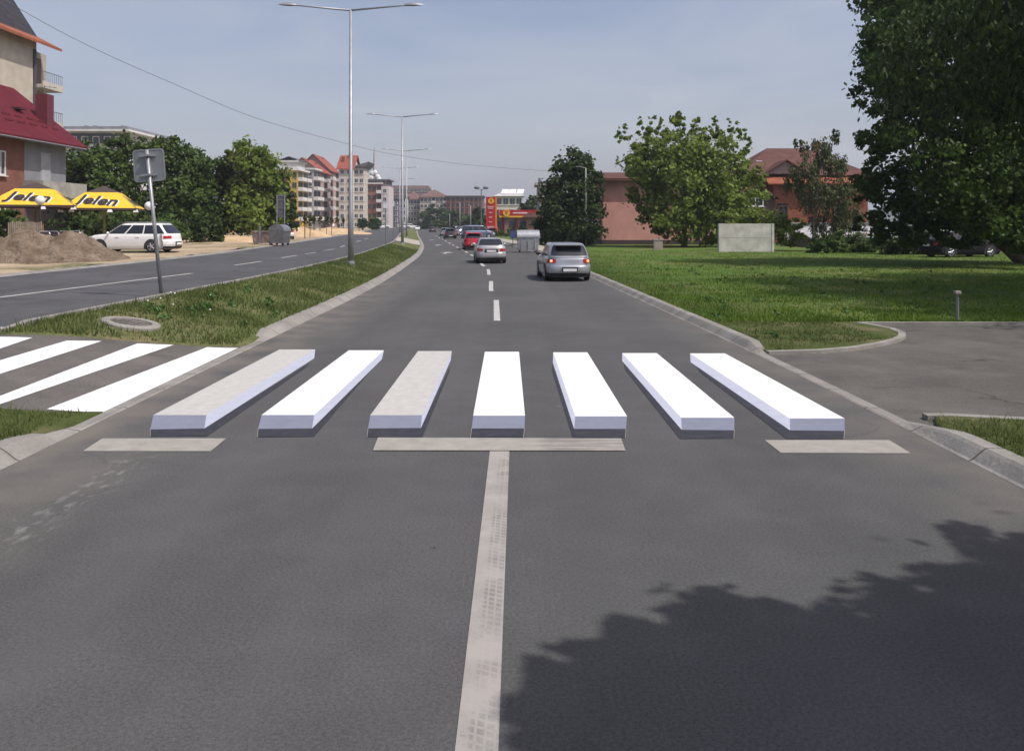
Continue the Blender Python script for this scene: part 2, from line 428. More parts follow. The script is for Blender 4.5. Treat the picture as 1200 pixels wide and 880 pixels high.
# right side: driveway, lawn, verge
ribbon('driveway', off(RR, .05), lambda y: 60, 7.6, 17.2, .003, 6, M_DRIVE)
ribbon('lawn', off(RR, .12), lambda y: 95, 16.4, 420, LAWN, 24, M_LAWN, .5, .02, None, .12)
tp = [(RR(12.7) + .14, 12.7)] + [tuple(G(*p)[:2]) for p in ((960, 414), (1000, 410.5), (1030, 405.5), (1050, 400.5), (1057, 397), (1057, 393), (1045, 388), (1025, 384), (1005, 381))]
tp[-1] = (tp[-1][0], 16.42)
def sheet(name, poly, z, m, cell=.35, bump=.03):
    bm = bmesh.new(); vs = [bm.verts.new((x, y, z)) for x, y in poly]; bm.faces.new(vs)
    bmesh.ops.triangulate(bm, faces=bm.faces[:])
    for _ in range(3): bmesh.ops.subdivide_edges(bm, edges=[e for e in bm.edges if e.calc_length() > cell], cuts=1, use_grid_fill=True)
    for v in bm.verts:
        if not v.is_boundary: v.co.z += bump * (.5 + noise.noise(v.co * 1.7))
    ex = bmesh.ops.extrude_edge_only(bm, edges=[e for e in bm.edges if e.is_boundary])
    for v in ex['geom']:
        if isinstance(v, bmesh.types.BMVert): v.co.z -= .12
    bmesh.ops.recalc_face_normals(bm, faces=bm.faces[:])
    if bm.faces[0].normal.z < 0: bmesh.ops.reverse_faces(bm, faces=bm.faces[:])
    me = bpy.data.meshes.new(name); bm.to_mesh(me); bm.free(); me.materials.append(m)
    o = bpy.data.objects.new(name, me); COL.objects.link(o); return tag(o, kind='structure')
sheet('lawn_corner', tp + [(RR(16.42) + .14, 16.42)], .045, M_VERGE)
def path_kerb(pts, w=.12, h=.055, m=M_KERB2):
    b = MB(); n = len(pts); rows = []
    for i, p in enumerate(pts):
        p = Vector(p[:2]); q = Vector(pts[min(i + 1, n - 1)][:2]) - Vector(pts[max(i - 1, 0)][:2]); q.normalize()
        nn = Vector((-q.y, q.x)) * w / 2
        rows.append([(p.x - nn.x, p.y - nn.y, -.05), (p.x - nn.x, p.y - nn.y, h), (p.x + nn.x, p.y + nn.y, h), (p.x + nn.x, p.y + nn.y, -.05)])
    b.grid(rows); b.add(rows[0], [(0, 1, 2, 3)]); b.add(rows[-1], [(3, 2, 1, 0)])
    return tag(b.build('kerb', m), kind='structure')
path_kerb(tp)
path_kerb([(tp[-1][0] + .1, 16.42), (11, 16.38), (14, 16.3), (40, 16.3)])
vy = [tuple(G(*p)[:2]) for p in ((1072, 492), (1110, 492), (1200, 496.5))]
path_kerb([(RR(8.4) + .34, vy[0][1])] + vy[1:] + [(12, 8.2), (40, 8.2)])
sheet('verge', [(RR(7.8) + .14, 7.8), (RR(8.3) + .42, vy[0][1] - .05)] + [(x, y - .05) for x, y in vy[1:]] + [(12, 8.1), (40, 8.1), (40, -14), (RR(-14) + .16, -14)], .05, M_VERGE)
# pavement by the station, concrete apron
ribbon('pavement', off(RR, .31), off(RR, 2.0), 50, 150, .135, 2, M_PAVE)
# dusty verge left of the far carriageway
ribbon('dirt_verge', lambda y: -75, off(LL, -.35), -14, 330, .03, 60, M_DIRT, 1.0, .10)

# ------------------------------------------------------------------ road markings
def mark(name, corners, m, nu=2, nv=2, dz=.004, parent=None):
    b = MB(); pxpatch(b, corners, nu, nv, dz); return b.build(name, m, parent)
ROAD = bpy.data.objects['road']; FARC = bpy.data.objects['far_carriageway']
# long tyre-marked centre line running toward the camera
b = MB()
g = [G(574, 529), G(597, 529), G(584, 880), G(533, 880)]
d0 = (g[3] - g[0]); d1 = (g[2] - g[1])
rows = []
for i in range(0, 31):
    t = i / 20
    a = g[0] + d0 * t; c = g[1] + d1 * t
    rows.append([(a.x, a.y, .004), (c.x, c.y, .004)])
b.grid(rows); b.build('centre_line', M_BUFFT, ROAD)
def dash_along(f, y0, y1, w, parent, name='lane_dash', m=M_LINE):
    b = MB(); rows = []; n = 4
    for i in range(n + 1):
        y = y0 + (y1 - y0) * i / n; x = f(y)
        rows.append([(x - w / 2, y, gz(x, y) + .004), (x + w / 2, y, gz(x, y) + .004)])
    b.grid(rows); return b.build(name, m, parent)
CLp = [(17.1, -.30), (21.7, -.40), (25, -.62), (28.7, -.70), (32, -.86), (36.1, -1.0), (40, -1.38), (47.8, -2.0), (52.3, -2.45), (58, -3.1), (64, -3.8), (93, -7.2), (130, -11.5), (278, -28.5), (600, -63)]
CL = lambda y: float(np.interp(y, [p[0] for p in CLp], [p[1] for p in CLp]))
for y0, y1 in ((17.1, 21.7), (24.6, 28.8), (32.4, 36.3), (38.8, 41.6), (45.6, 48.2), (51, 53.4), (56.8, 59.4), (62, 65), (68, 71), (75, 78), (82, 86), (92, 96), (102, 106), (114, 118), (128, 133)):
    dash_along(CL, y0, y1, .13 if y0 < 37 else .15, ROAD)
# arrows on the left lane
for px, py in ((523, 296.5), (513, 287.5), (505.5, 281.5)):
    g0 = G(px, py); b = MB(); s = 1.0
    yy = g0.y; x = g0.x
    P = [(-.07, -1.6), (.07, -1.6), (.07, .2), (.42, .0), (0, 1.6), (-.42, .0), (-.07, .2)]
    b.add([(x + u * 1.1, yy + v * 1.1, .004) for u, v in P], [(0, 1, 2, 6), (2, 3, 4), (2, 4, 6), (6, 4, 5)])
    b.build('lane_arrow', M_LINE, ROAD)
# far carriageway: solid line then dashes
g0, g1 = G(-60, 356), G(225, 320.5)
fl = lambda y: g0.x + (g1.x - g0.x) * (y - g0.y) / (g1.y - g0.y)
dash_along(fl, 6, g1.y, .13, FARC, 'lane_line')
for a, c in (((275, 311), (306, 306.5)), ((330, 302.3), (348, 299.4)), ((358, 297.8), (370, 296)), ((380, 293.9), (392, 292)), ((399, 289.5), (404, 288)), ((409, 286.6), (414, 285)), ((418, 283.4), (423, 282)), ((427, 280.5), (431, 279.3))):
    ga, gb = G(*a), G(*c)
    dash_along(lambda y: ga.x + (gb.x - ga.x) * (y - ga.y) / (gb.y - ga.y), ga.y, gb.y, .13, FARC)
mark('stop_line', [(0, 385.5), (17, 385.5), (14, 383.5), (0, 383.7)], M_LINE, parent=FARC)

# 3D-illusion crossing: seven painted bars, each with its painted faces
bars = [
 ('leftmost painted 3D crossing bar, its white top dirtied grey', (179.7,486.7),(242,486.7),(369.4,409.8),(327.6,409.8),(176,503.6),(239.6,502.4),'r',(368.2,420.2),[(176,512),(242.5,511.6),(358.5,431),(363.5,425)],M_WHITED),
 ('bright white painted 3D crossing bar between the two greyed bars', (306.5,486.7),(368.2,486.7),(449.9,410.8),(408.8,410.8),(302.4,503),(365.8,502.4),'r',(447.4,421.4),[(301.7,512.8),(368,512),(436,433),(442,427)],M_WHITE),
 ('third painted 3D crossing bar from the left, grey with tyre dirt', (433.9,486.9),(494.6,486.9),(529.4,411.7),(489.9,411.7),(431.3,502.4),(493.3,501.9),'r',(528.2,422.3),[(430,512.7),(495,512.7),(526.6,436),(527.2,430)],M_WHITED),
 ('middle painted 3D crossing bar, symmetrical, just above the junction of the T line', (554.5,487.4),(615.2,487.4),(608.2,412.5),(568.2,412.5),(552.7,502.4),(614.7,502.4),'',None,[(551.4,512.7),(613.4,512.7)],M_WHITE),
 ('clean 3D crossing bar just right of the middle bar, over the T line arm', (674.1,488.2),(734.8,488.2),(688.3,413.2),(648.3,413.2),(672.8,502.9),(733.5,502.9),'l',(647.8,424.9),[(671.5,513.5),(732.7,513.5),(646.8,434),(647.5,428)],M_WHITE),
 ('second painted 3D crossing bar from the right, clean white', (798.2,489.8),(860.6,489.8),(769.7,414.1),(729.1,414.1),(798.8,504),(860.6,504.6),'l',(729.1,423.3),[(796.6,514.5),(859.9,514.1),(733,434),(731,427)],M_WHITE),
 ('rightmost painted 3D crossing bar, nearest the driveway', (925.5,490.7),(989.8,490.7),(849.5,414.4),(808.6,414.4),(925.8,504.6),(989.8,505.3),'l',(809.3,424.8),[(921.7,514.5),(988.8,514.5),(820,436),(817,430)],M_WHITE),
]
for lab, nl, nr, fr, flf, bl, br, side, sfb, sh, mt in bars:
    root = E('crossing_bar', lab, 'crosswalk bar', G((nl[0] + nr[0]) / 2, nl[1]), 0, 'painted 3D crossing bars')
    def ch(name, cs, m, dz):
        b = MB(); pxpatch(b, cs, 3, 4, dz)
        o = b.build(name, m); o.parent = root; o.matrix_parent_inverse = Matrix.Translation(-root.location); return o
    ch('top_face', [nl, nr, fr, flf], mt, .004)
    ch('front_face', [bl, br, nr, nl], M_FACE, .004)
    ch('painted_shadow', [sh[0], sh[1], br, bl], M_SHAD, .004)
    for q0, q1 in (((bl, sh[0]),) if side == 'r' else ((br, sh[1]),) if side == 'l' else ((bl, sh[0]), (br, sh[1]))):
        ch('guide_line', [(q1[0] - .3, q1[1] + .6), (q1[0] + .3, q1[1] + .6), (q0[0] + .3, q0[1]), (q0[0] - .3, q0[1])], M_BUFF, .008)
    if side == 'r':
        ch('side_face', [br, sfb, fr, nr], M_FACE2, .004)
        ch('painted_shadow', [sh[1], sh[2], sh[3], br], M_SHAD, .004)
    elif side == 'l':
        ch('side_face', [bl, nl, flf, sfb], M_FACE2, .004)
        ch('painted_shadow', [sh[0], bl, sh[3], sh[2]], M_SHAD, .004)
# worn stop lines
for lab, cs, m in (('short worn buff stop line below the leftmost crossing bar', [(97,529),(247,529),(265,514),(120,514)], M_BUFF),
                   ('worn buff stop line crossing the head of the centre line like a T', [(437,528.5),(733,529),(728,514.5),(443,513.5)], M_BUFF),
                   ('short worn buff stop line below the rightmost crossing bar', [(915.3,531),(1067.3,531.5),(1042,516),(896,516)], M_BUFF)):
    b = MB(); pxpatch(b, cs, 4, 1, .008 if 'T' in lab else .004); tag(b.build('stop_line', m), lab, 'stop line', 'worn stop lines')
# flat zebra on the median path
for lab, cs in (('white zebra stripe on the median path nearest the 3D bars', [(55,480),(121,483.5),(279,408.2),(243,407.3)]),
                ('second white zebra stripe on the median path from the 3D bars', [(-90,499),(-21,481.5),(203.5,404.6),(161,403)]),
                ('third white zebra stripe on the median path, partly cut by the picture edge', [(-160,470),(-97,470),(119,400.2),(78,399.8)]),
                ('short white zebra stripe at the far left corner of the median path', [(-150,437),(-90,440),(38,396.2),(-2,395.3)])):
    b = MB(); pxpatch(b, cs, 6, 10, .007); tag(b.build('zebra_stripe', M_WHITE), lab, 'zebra stripe', 'flat zebra stripes on the median path')

# ------------------------------------------------------------------ foliage
def mesh_np(name, verts, faces_n, m):
    """verts (N*k,3) grouped in k-gons"""
    k = faces_n; n = len(verts) // k
    me = bpy.data.meshes.new(name)
    me.vertices.add(len(verts)); me.vertices.foreach_set('co', verts.astype(np.float32).ravel())
    me.loops.add(len(verts)); me.loops.foreach_set('vertex_index', np.arange(len(verts), dtype=np.int32))
    me.polygons.add(n); me.polygons.foreach_set('loop_start', np.arange(0, len(verts), k, dtype=np.int32))
    me.polygons.foreach_set('loop_total', np.full(n, k, dtype=np.int32))
    me.update(calc_edges=True); me.validate(); me.materials.append(m)
    o = bpy.data.objects.new(name, me); COL.objects.link(o); return o
def leaf_verts(blobs, n, size, seed, clump=.34, per=45, droop=0, up=.35, pw=.67):
    g = np.random.default_rng(seed)
    vol = np.array([(b[3] * b[4] * b[5]) ** pw for b in blobs]); vol = vol / vol.sum()
    out = []
    for b, w in zip(blobs, vol):
        nb = max(20, int(n * w)); nc = max(5, nb // per)
        c0 = np.array(b[:3]); rr = np.array(b[3:6])
        d = g.normal(size=(nc, 3)); d /= np.linalg.norm(d, axis=1)[:, None]
        c = c0 + d * rr * (g.uniform(.25, 1.0, (nc, 1)) ** .45) * g.uniform(.85, 1.1, (nc, 1))
        idx = g.integers(0, nc, nb)
        cr = clump * rr.mean() * g.uniform(.55, 1.25, nc)
        q = g.normal(size=(nb, 3)) * .5; q[:, 2] *= .75
        if droop: q[:, 2] = -np.abs(g.normal(size=nb)) * droop; q[:, :2] *= .55
        p = c[idx] + q * cr[idx][:, None]
        nrm = d[idx] * .7 + g.normal(size=(nb, 3)) * .75; nrm[:, 2] += up
        nrm /= np.linalg.norm(nrm, axis=1)[:, None]
        a = np.cross(nrm, g.normal(size=(nb, 3)))
        if droop: a = np.cross(nrm, np.cross(nrm, np.array([0, 0, 1.]))) + .2 * a
        a /= np.linalg.norm(a, axis=1)[:, None] + 1e-9
        e = np.cross(nrm, a)
        s = size * g.uniform(.6, 1.35, (nb, 1))
        ww = .28 if droop else .42
        v = np.stack([p - a * s * .6, p + e * s * ww, p + a * s * .6, p - e * s * ww], 1)
        out.append(v.reshape(-1, 3))
    return np.concatenate(out)
def tree(name, label, base, blobs, n, size, leaf, tr=.18, seed=1, bark=None, group=None, droop=0, cat='tree', trunk_to=.62, lean=(0, 0), clump=.34, limbs=6, per=45, up=.35, pw=.67):
    """blobs in world space (x,y,z,rx,ry,rz)"""
    base = Vector(base)
    root = E(name, label, cat, base, 0, group)
    loc = [(b[0] - base.x, b[1] - base.y, b[2] - base.z, b[3], b[4], b[5]) for b in blobs]
    o = mesh_np('crown', leaf_verts(loc, n, size, seed, clump, per, droop, up, pw), 4, leaf); o.parent = root
    top = max(q[2] for q in loc); cx = sum(q[0] for q in loc) / len(loc); cy = sum(q[1] for q in loc) / len(loc)
    t = MB(); t.s = True
    ht = top * trunk_to
    p1 = Vector((cx * .25 + lean[0] * .5, cy * .25 + lean[1] * .5, ht * .5)); p2 = Vector((cx * .7 + lean[0], cy * .7 + lean[1], ht))
    t.tube([(0, 0, -.15), (0, 0, .1), p1 * .5 + Vector((.02, .02, 0)), p1, (p1 + p2) / 2, p2], [tr * 1.5, tr * 1.15, tr, tr * .9, tr * .75, tr * .5], 9)
    g = random.Random(seed)
    big = sorted(loc, key=lambda q: -q[3])[:limbs + 4]
    for q in g.sample(big, min(limbs, len(big))):
        s = p1.lerp(p2, g.uniform(.0, .9)); e = Vector(q[:3]); e.z = max(e.z, s.z * .8)
        mid = (s + e) / 2 + Vector((g.uniform(-.2, .2), g.uniform(-.2, .2), -.1 * (e - s).length))
        t.tube([s, mid, e], [tr * .5, tr * .33, tr * .12], 6)
    t.build('trunk', bark or BARK, root)
    return root
def pxblobs(lst, Z, g=None):
    """blobs given by where they stand: photo pixel centre, pixel radii, depth offset, at depth Z (metres)"""
    out = []
    for q in lst:
        px, py, rx, ry = q[:4]; dy = q[4] if len(q) > 4 else 0
        Y = Z + dy; k = Z / F
        c = W(px, py, Y); out.append((c.x, c.y, c.z, rx * k, rx * k, ry * k))
    return out

# bright maple on the lawn
bl = pxblobs([(800,215,60,45),(765,190,38,32,-1),(840,195,38,34,-1),(755,222,28,26,1),(865,225,32,32,.5),(800,175,40,24),(790,255,48,26,-1),(845,250,42,28),(742,196,20,18,1),(875,205,20,20),(768,160,16,14),(795,152,12,16),(820,162,12,16),(845,165,12,14,1),(753,175,14,14),(868,180,10,13),(775,262,24,11,-1),(825,270,30,16,.5)], 68)
gsh = np.random.default_rng(3)
for i in range(15):
    px = 728 + i * 10.5 + gsh.uniform(-4, 4); py = 166 - 24 * math.sin(math.pi * i / 14) + gsh.uniform(-6, 8)
    bl += pxblobs([(px, py, 5, 9, gsh.uniform(-2, 2)), (px + gsh.uniform(-4, 4), py - 11, 2.2, 5, 0)], 68)
tree('maple_tree', 'bright green spreading tree with upright shoots before the pink building', G(802, 290.5), bl, 26000, .27, L_BRIGHT, .22, 11, clump=.30, per=60)
# dark tree behind the silver hatchback
bl = pxblobs([(672,195,24,20),(668,225,32,24),(655,255,26,30,-1),(685,255,24,32),(697,222,10,20,1),(640,262,12,24,-1),(668,275,34,14,-1),(690,205,14,14)], 74)
tree('broadleaf_tree', 'dark dense tall tree at the left end of the pink building', G(672, 288), bl, 15000, .27, L_DARK, .2, 12)
# sparse tree before the red house
bl = pxblobs([(960,172,14,16),(945,195,18,16),(975,190,18,16,.5),(955,220,24,18),(985,225,20,22),(940,168,9,10),(978,158,8,9),(930,212,12,14),(995,250,16,20,1),(965,255,16,18),(985,270,14,16)], 57)
tree('sparse_birch', 'thin drooping olive tree with see-through crown before the red house', G(953, 296.2), bl, 12000, .17, L_OLIVE, .13, 13, BARKP, droop=1.1, clump=.5, trunk_to=.85)
# large dark trees over the right of the picture
bl = pxblobs([(1120,70,95,95),(1060,60,50,50,-2),(1030,110,34,40,-1),(1060,165,45,40,-1),(1120,190,60,55,-2),(1180,150,70,70,1),(1035,50,30,34,0),(1040,225,40,34,1),(1020,262,22,26,1),(1095,235,50,38,0),(1160,228,55,34,1),(1230,100,90,90,0),(1230,205,70,55,1),(1080,-20,80,50),(1170,-40,90,60),(1015,205,18,28,0),(1028,150,22,32,-1),(1055,10,40,34,-1),(1062,272,36,22,1),(1100,262,30,16,2),(1190,250,50,22,2),(1075,120,50,50,2),(1140,130,60,60,3),(1150,20,60,50,3),(1125,280,30,14,-1),(1165,268,36,16,-2),(1200,270,36,20,-3),(1195,285,26,10,-3),(1150,250,40,20,-2)], 38)
tree('shade_tree', 'huge dark leaning tree filling the upper right corner', G(1205, 311), bl, 95000, .18, L_SHADE, .36, 14, trunk_to=.30, lean=(-2.0, 1.0), clump=.27, per=70, limbs=9)
bl = pxblobs([(1110,230,40,34),(1160,215,50,40,1),(1210,240,50,36),(1080,255,26,26),(1140,262,40,18,2),(1195,268,40,14,2),(1130,276,30,12),(1175,276,30,12)], 60)
tree('broadleaf_tree', 'dark tree far back behind the shaded parked cars', (W(1170, 0, 60).x, 62, .05), bl, 14000, .26, L_DARK, .2, 31)
# right-edge tree, its outer crown clumps added to shade the lawn
bl = [(13,16.5,7.5,1.9,2.0,1.6),(15.5,15,8,2.5,2.2,2),(14.8,18.8,8,2.4,2.4,2.2),(17,20,8,3,3,2.5),(14.5,22.5,8.2,2.6,4.0,3.0),(13.2,25.5,7.4,2.4,2.6,2.2),(12.6,20.5,7.6,1.9,2.2,1.8),(19.5,22,8,4.8,4.5,3.5),(16.3,20,7.5,3.0,3,2.5),(22,25,9,4,4,4),(17.5,25.5,7,3.2,3,2.5),(15.6,23.2,9.5,2.4,2.6,2.2),(19,17.5,7,3,2.5,2.5),(20,28,6,3.6,3,3)]
tree('willow_tree', 'dark drooping tree hanging in from the right edge over the lawn', (18.5, 23, .1), bl, 70000, .18, L_DARK, .3, 15, droop=.7, clump=.5)
# tree right of the camera whose shadow falls on the road
bl = [(11,-4,10.5,3.4,3.0,2.2),(14,-.5,8.5,3.2,3.0,2.6),(9.5,-8,8,4,4,3),(13,-7,10,4.5,4.5,3.5),(9.4,-1.8,7.6,2.4,2.4,1.3),(11,1.6,8.2,2.2,2.0,1.5),(7.6,-1.6,6.8,1.6,1.6,.9),(6.0,-3.2,6.5,1.7,1.5,.9)]  # outlying back and high clumps added to block sky light
# boughs set back along the sun's direction to shape the road shadow
for px, py, r, h in ((668,806,.17,5.4),(745,868,.36,5.8),(772,756,.24,5.6),(835,716,.28,5.8),(905,738,.30,6.0),(975,752,.30,5.8),(1085,712,.34,6.2),(1150,682,.30,6.0),(1205,650,.36,6.2),(800,810,.40,5.8),(900,815,.45,6.0),(1000,830,.5,6.2),(1100,790,.5,6.0),(1190,750,.5,6.3),(850,900,.5,6.0),(1000,920,.6,6.3),(1150,880,.6,6.2),(735,950,.42,5.9),(672,872,.20,5.6),(1280,700,.6,6.3),(1300,820,.7,6.4),(900,1000,.6,6.2),(820,1020,.5,6.0),(1060,760,.4,5.9),(705,845,.22,5.6),(870,770,.32,5.9),(940,790,.34,6.0)):
    q = G(px, py); bl.append((q.x + .5595 * h, q.y - .3214 * h, h, r, r * .85, r * .6))
    for _k in range(3):
        a_ = rnd.uniform(0, 6.28); d_ = r * rnd.uniform(.9, 1.35); bl.append((q.x + .5595 * h + d_ * math.cos(a_), q.y - .3214 * h + d_ * math.sin(a_), h + rnd.uniform(-.3, .3), r * .32, r * .3, r * .2))
tree('roadside_tree', 'tree beside the camera casting its leafy shadow on the near road', (10.5, -2.5, .1), bl, 90000, .12, L_MID, .25, 16, clump=.52, per=16, pw=.45)
# hedge, ivy and bushes on the right
tree('ivy_hedge', 'bright leafy hedge spilling over behind the pale wall', (17.6, 60, .1), pxblobs([(862,256,14,10),(885,254,16,9),(908,262,16,14,-1),(922,275,12,18,-2),(850,252,8,6),(935,270,8,14,-1)], 60), 5000, .18, L_BRIGHT, .05, 17, cat='hedge', limbs=3)
tree('bush', 'dark green bush at the foot of the thin drooping tree', (19.9, 54, .1), pxblobs([(960,286,12,12),(978,284,14,13),(952,292,8,7)], 54), 2600, .15, L_MID, .03, 18, cat='bush', group='bushes along the lawn', limbs=3)
tree('bush', 'low rounded bush in front of the shed roof', (22.4, 55, .1), pxblobs([(1000,287,18,12),(1018,290,14,9)], 55), 2600, .15, L_MID, .03, 19, cat='bush', group='bushes along the lawn', limbs=3)
tree('bush', 'very dark bush under the huge leaning tree', (24.5, 52, .1), pxblobs([(1045,283,26,18),(1072,284,22,17),(1085,291,14,8)], 52), 4200, .15, L_DARK, .03, 20, cat='bush', group='bushes along the lawn', limbs=3)
# trees on the left behind the car
def left_tree(lab, px, Z, lst, n, leaf, seed, nm='thicket_tree'):
    x = (px - CX) * Z / F
    tree(nm, lab, (x, Z, .42), pxblobs(lst, Z), n, .30, leaf, .17, seed, group='trees of the thicket behind the white estate car', clump=.33)
left_tree('dark thicket tree behind the yellow parasols, leftmost of the thicket', 105, 72, [(105,190,30,26),(90,215,24,24),(120,220,30,28),(105,250,34,24,-1),(85,245,18,26)], 9000, L_MID, 21)
left_tree('thicket tree rising behind the tilted sign plate', 160, 74, [(160,190,30,28),(140,180,20,20),(180,185,22,22),(160,225,36,30,-1),(150,255,34,22,-1)], 9000, L_MID, 22)
left_tree('dark thicket tree straight above the rear of the white estate car', 215, 75, [(215,190,28,24),(200,178,18,18),(232,200,22,22),(215,230,36,28,-1),(220,258,34,20,-2)], 10000, L_MID, 23)
left_tree('dark rounded thicket tree left of the tall pale-topped one', 258, 78, [(258,205,24,22),(250,235,32,26,-1),(268,255,30,22,-2)], 7500, L_DARK, 24)
left_tree('tallest thicket tree with yellow-green top beside the apartments', 300, 76, [(300,195,26,22),(290,178,20,14),(310,212,26,22),(290,225,28,24),(318,240,20,24),(298,252,30,22,-1),(275,188,12,12)], 10000, L_BRIGHT, 25)
left_tree('dark low tree behind the two-post sign at the right end of the thicket', 330, 78, [(330,240,16,22),(338,255,12,16),(320,255,16,18,-1),(328,222,12,12)], 4500, L_DARK, 26)
for i, (px, Z, rx, lab) in enumerate(((130, 64, 24, 'low bush between the parasols and the white estate car'), (190, 66, 26, 'low bush behind the roof of the white estate car'), (240, 68, 20, 'low bush right of the white estate car'), (12, 47, 17, 'leafy bush at the left edge beside the picket fence'), (70, 58, 30, 'shadowy bush under the yellow parasols'))):
    cy = 268 if i != 3 else 264
    tree('bush', lab, ((px - CX) * Z / F, Z, .42), pxblobs([(px, cy, rx, 18), (px - rx * .6, cy + 6, rx * .6, 12), (px + rx * .6, cy + 5, rx * .7, 13)], Z), 2600, .2, L_MID if i in (1, 3) else L_DARK, .04, 40 + i, cat='bush', group='bushes below the thicket', limbs=2)
tree('bare_shrub', 'bare twiggy shrub poking above the thicket near the white modern building', (W(220, 280, 77).x, 77, .42), pxblobs([(218,168,8,8)], 77), 60, .15, L_OLIVE, .06, 46, trunk_to=.9, limbs=1)
# street trees far along the road
far_t = [(497,260,10,13,300,'green street tree in front of the grey mansard block'),(508,255,12,14,290,'tallest far street tree, before the beige block'),(520,258,11,12,285,'far street tree before the pale balconied block'),(532,257,10,11,270,'rounded far street tree left of the brick-red block'),(543,262,9,9,240,'low far street tree before the brick-red block'),(560,256,10,14,190,'dark street tree left of the red price pylon'),(567,262,7,9,170,'small dark bush-like tree at the foot of the price pylon'),(622,242,14,15,175,'tree above the red station canopy'),(438,262,8,6,210,'green bush tree before the brick tower block'),(425,262,5,4,190,'small green shrub tree at the end of the sapling row')]
for i, (px, py, rx, ry, Z, lab) in enumerate(far_t):
    x = (px - CX) * Z / F
    tree('street_tree', lab, (x, Z, gz(x, Z)), pxblobs([(px,py,rx,ry),(px-rx*.5,py+ry*.4,rx*.7,ry*.6),(px+rx*.5,py+ry*.35,rx*.7,ry*.6),(px+rx*.1,py-ry*.5,rx*.6,ry*.5)], Z), 1600, .7, L_DARK if i % 2 else L_MID, .2, 60 + i, group='trees along the far street')
tree('bush', 'clipped bush right of the price pylon', (W(590, 280, 120).x, 120, .1), pxblobs([(585,279,14,8),(598,276,10,8),(610,272,12,9)], 120), 1800, .3, L_MID, .05, 75, cat='bush', limbs=2)

# ------------------------------------------------------------------ grass blades
def blades(name, pts, h0, h1, w, seed, m):
    g = np.random.default_rng(seed); n = len(pts)
    a = g.uniform(0, 2 * np.pi, n); hh = g.uniform(h0, h1, n) * (1 + .8 * (g.random(n) > .93))
    ww = w * g.uniform(.6, 1.4, n)
    d = np.stack([np.cos(a), np.sin(a), 0 * a], 1)
    ln = np.stack([g.normal(size=n) * .35, g.normal(size=n) * .35, np.ones(n)], 1) * hh[:, None]
    v = np.stack([pts - d * ww[:, None], pts + d * ww[:, None], pts + ln], 1).reshape(-1, 3)
    return tag(mesh_np(name, v, 3, m), kind='stuff')
def scatter(fl, fr, y0, y1, n, seed, dz, pmax=1260, pmin=-60):
    g = np.random.default_rng(seed); out = []
    y = y0 + (y1 - y0) * g.random(n * 3) ** 1.5
    for yy, u, k in zip(y, g.random(n * 3), g.random(n * 3)):
        a, c = fl(yy), fr(yy); x = a + (c - a) * u
        px = CX + x / yy * F
        if px < pmin or px > pmax: continue
        nz = noise.noise(Vector((x * .8, yy * .8, 5)))
        if nz < .02 and k > .22 + .5 * max(0, nz + .5): continue
        out.append((x, yy, gz(x, yy) + (dz(x, yy) if callable(dz) else dz)))
        if len(out) >= n: break
    return np.array(out)
MH = G(153, 383.5)
o = blades('median_grass_blades', np.array([p for p in scatter(off(LR, .2), off(RL, -.24), 11.2, 60, 46000, 1, TURF) if p[1] > PFE(p[0]) + .04 and math.hypot(p[0] - MH.x, (p[1] - MH.y)) > .5]), .04, .105, .010, 1, L_GRASS); tag(o, 'grass blades growing on the median strip', 'grass')
o = blades('lawn_grass_blades', scatter(off(RR, .22), lambda y: .64 * y + 1, 16.5, 58, 60000, 2, LAWN), .03, .085, .013, 2, L_LAWN); tag(o, 'grass blades of the lawn right of the road', 'grass')
pc = scatter(off(RR, .25), lambda y: 6.6, 12.85, 16.5, 7000, 3, .05)
pc = np.array([p for p in pc if p[1] > 12.85 + max(0, (p[0] - 4.2)) * .62 and p[0] < 6.15])
o = blades('corner_grass_blades', pc, .025, .065, .009, 3, L_GRASS); tag(o, 'grass blades on the rounded lawn corner by the driveway', 'grass')
o = blades('verge_grass_blades', scatter(off(RR, .22), lambda y: 7, 5.6, 8.15, 9000, 4, .05), .03, .08, .006, 4, L_GRASS); tag(o, 'grass blades on the near right verge', 'grass')
o = blades('near_grass_blades', np.array([p for p in scatter(off(LR, .25), off(RL, -.24), 5.8, 8.9, 14000, 5, NEAR) if p[1] < PNE(p[0]) - .06]), .03, .075, .006, 5, L_GRASS); tag(o, 'grass blades in the near left corner below the zebra path', 'grass')
# broad weeds and white clover heads on the median and lawn
def weeds(name, label, spots, s, m, seed):
    bl = [(x, y, z + s * .5, s, s, s * .5) for x, y, z in spots]
    v = leaf_verts(bl, len(bl) * 26, s * .55, seed, .6, 12)
    return tag(tag(mesh_np(name, v, 4, m), kind='stuff'), label, 'weeds')
sp = [tuple(G(rnd.uniform(140, 330), rnd.uniform(338, 392))) for _ in range(26)] + [tuple(G(178, 366)), tuple(G(184, 370)), tuple(G(176, 372))]
sp = [p for p in sp if LR(p[1]) + .3 < p[0] < RL(p[1]) - .4]
weeds('median_weeds', 'broad leafy weeds among the median grass', [(x, y, z + TURF(x, y)) for x, y, z in sp], .11, L_WEED, 6)
sp = [tuple(G(rnd.uniform(720, 1100), rnd.uniform(312, 402))) for _ in range(60)]
sp = [p for p in sp if p[0] > RR(p[1]) + .5 and p[1] > 13.4 and not (p[1] < 16.6 and p[0] > 6)]
weeds('lawn_weeds', 'broad leafy weeds among the lawn grass', [(x, y, LAWN(x, y)) for x, y, z in sp], .11, L_WEED, 8)
b = MB()
for _ in range(12):
    p = G(rnd.uniform(150, 250), rnd.uniform(345, 372))
    if LR(p.y) + .2 < p.x < RL(p.y) - .3: b.ball((p.x, p.y, p.z + TURF(p.x, p.y) + .07), .017, 5, 4)
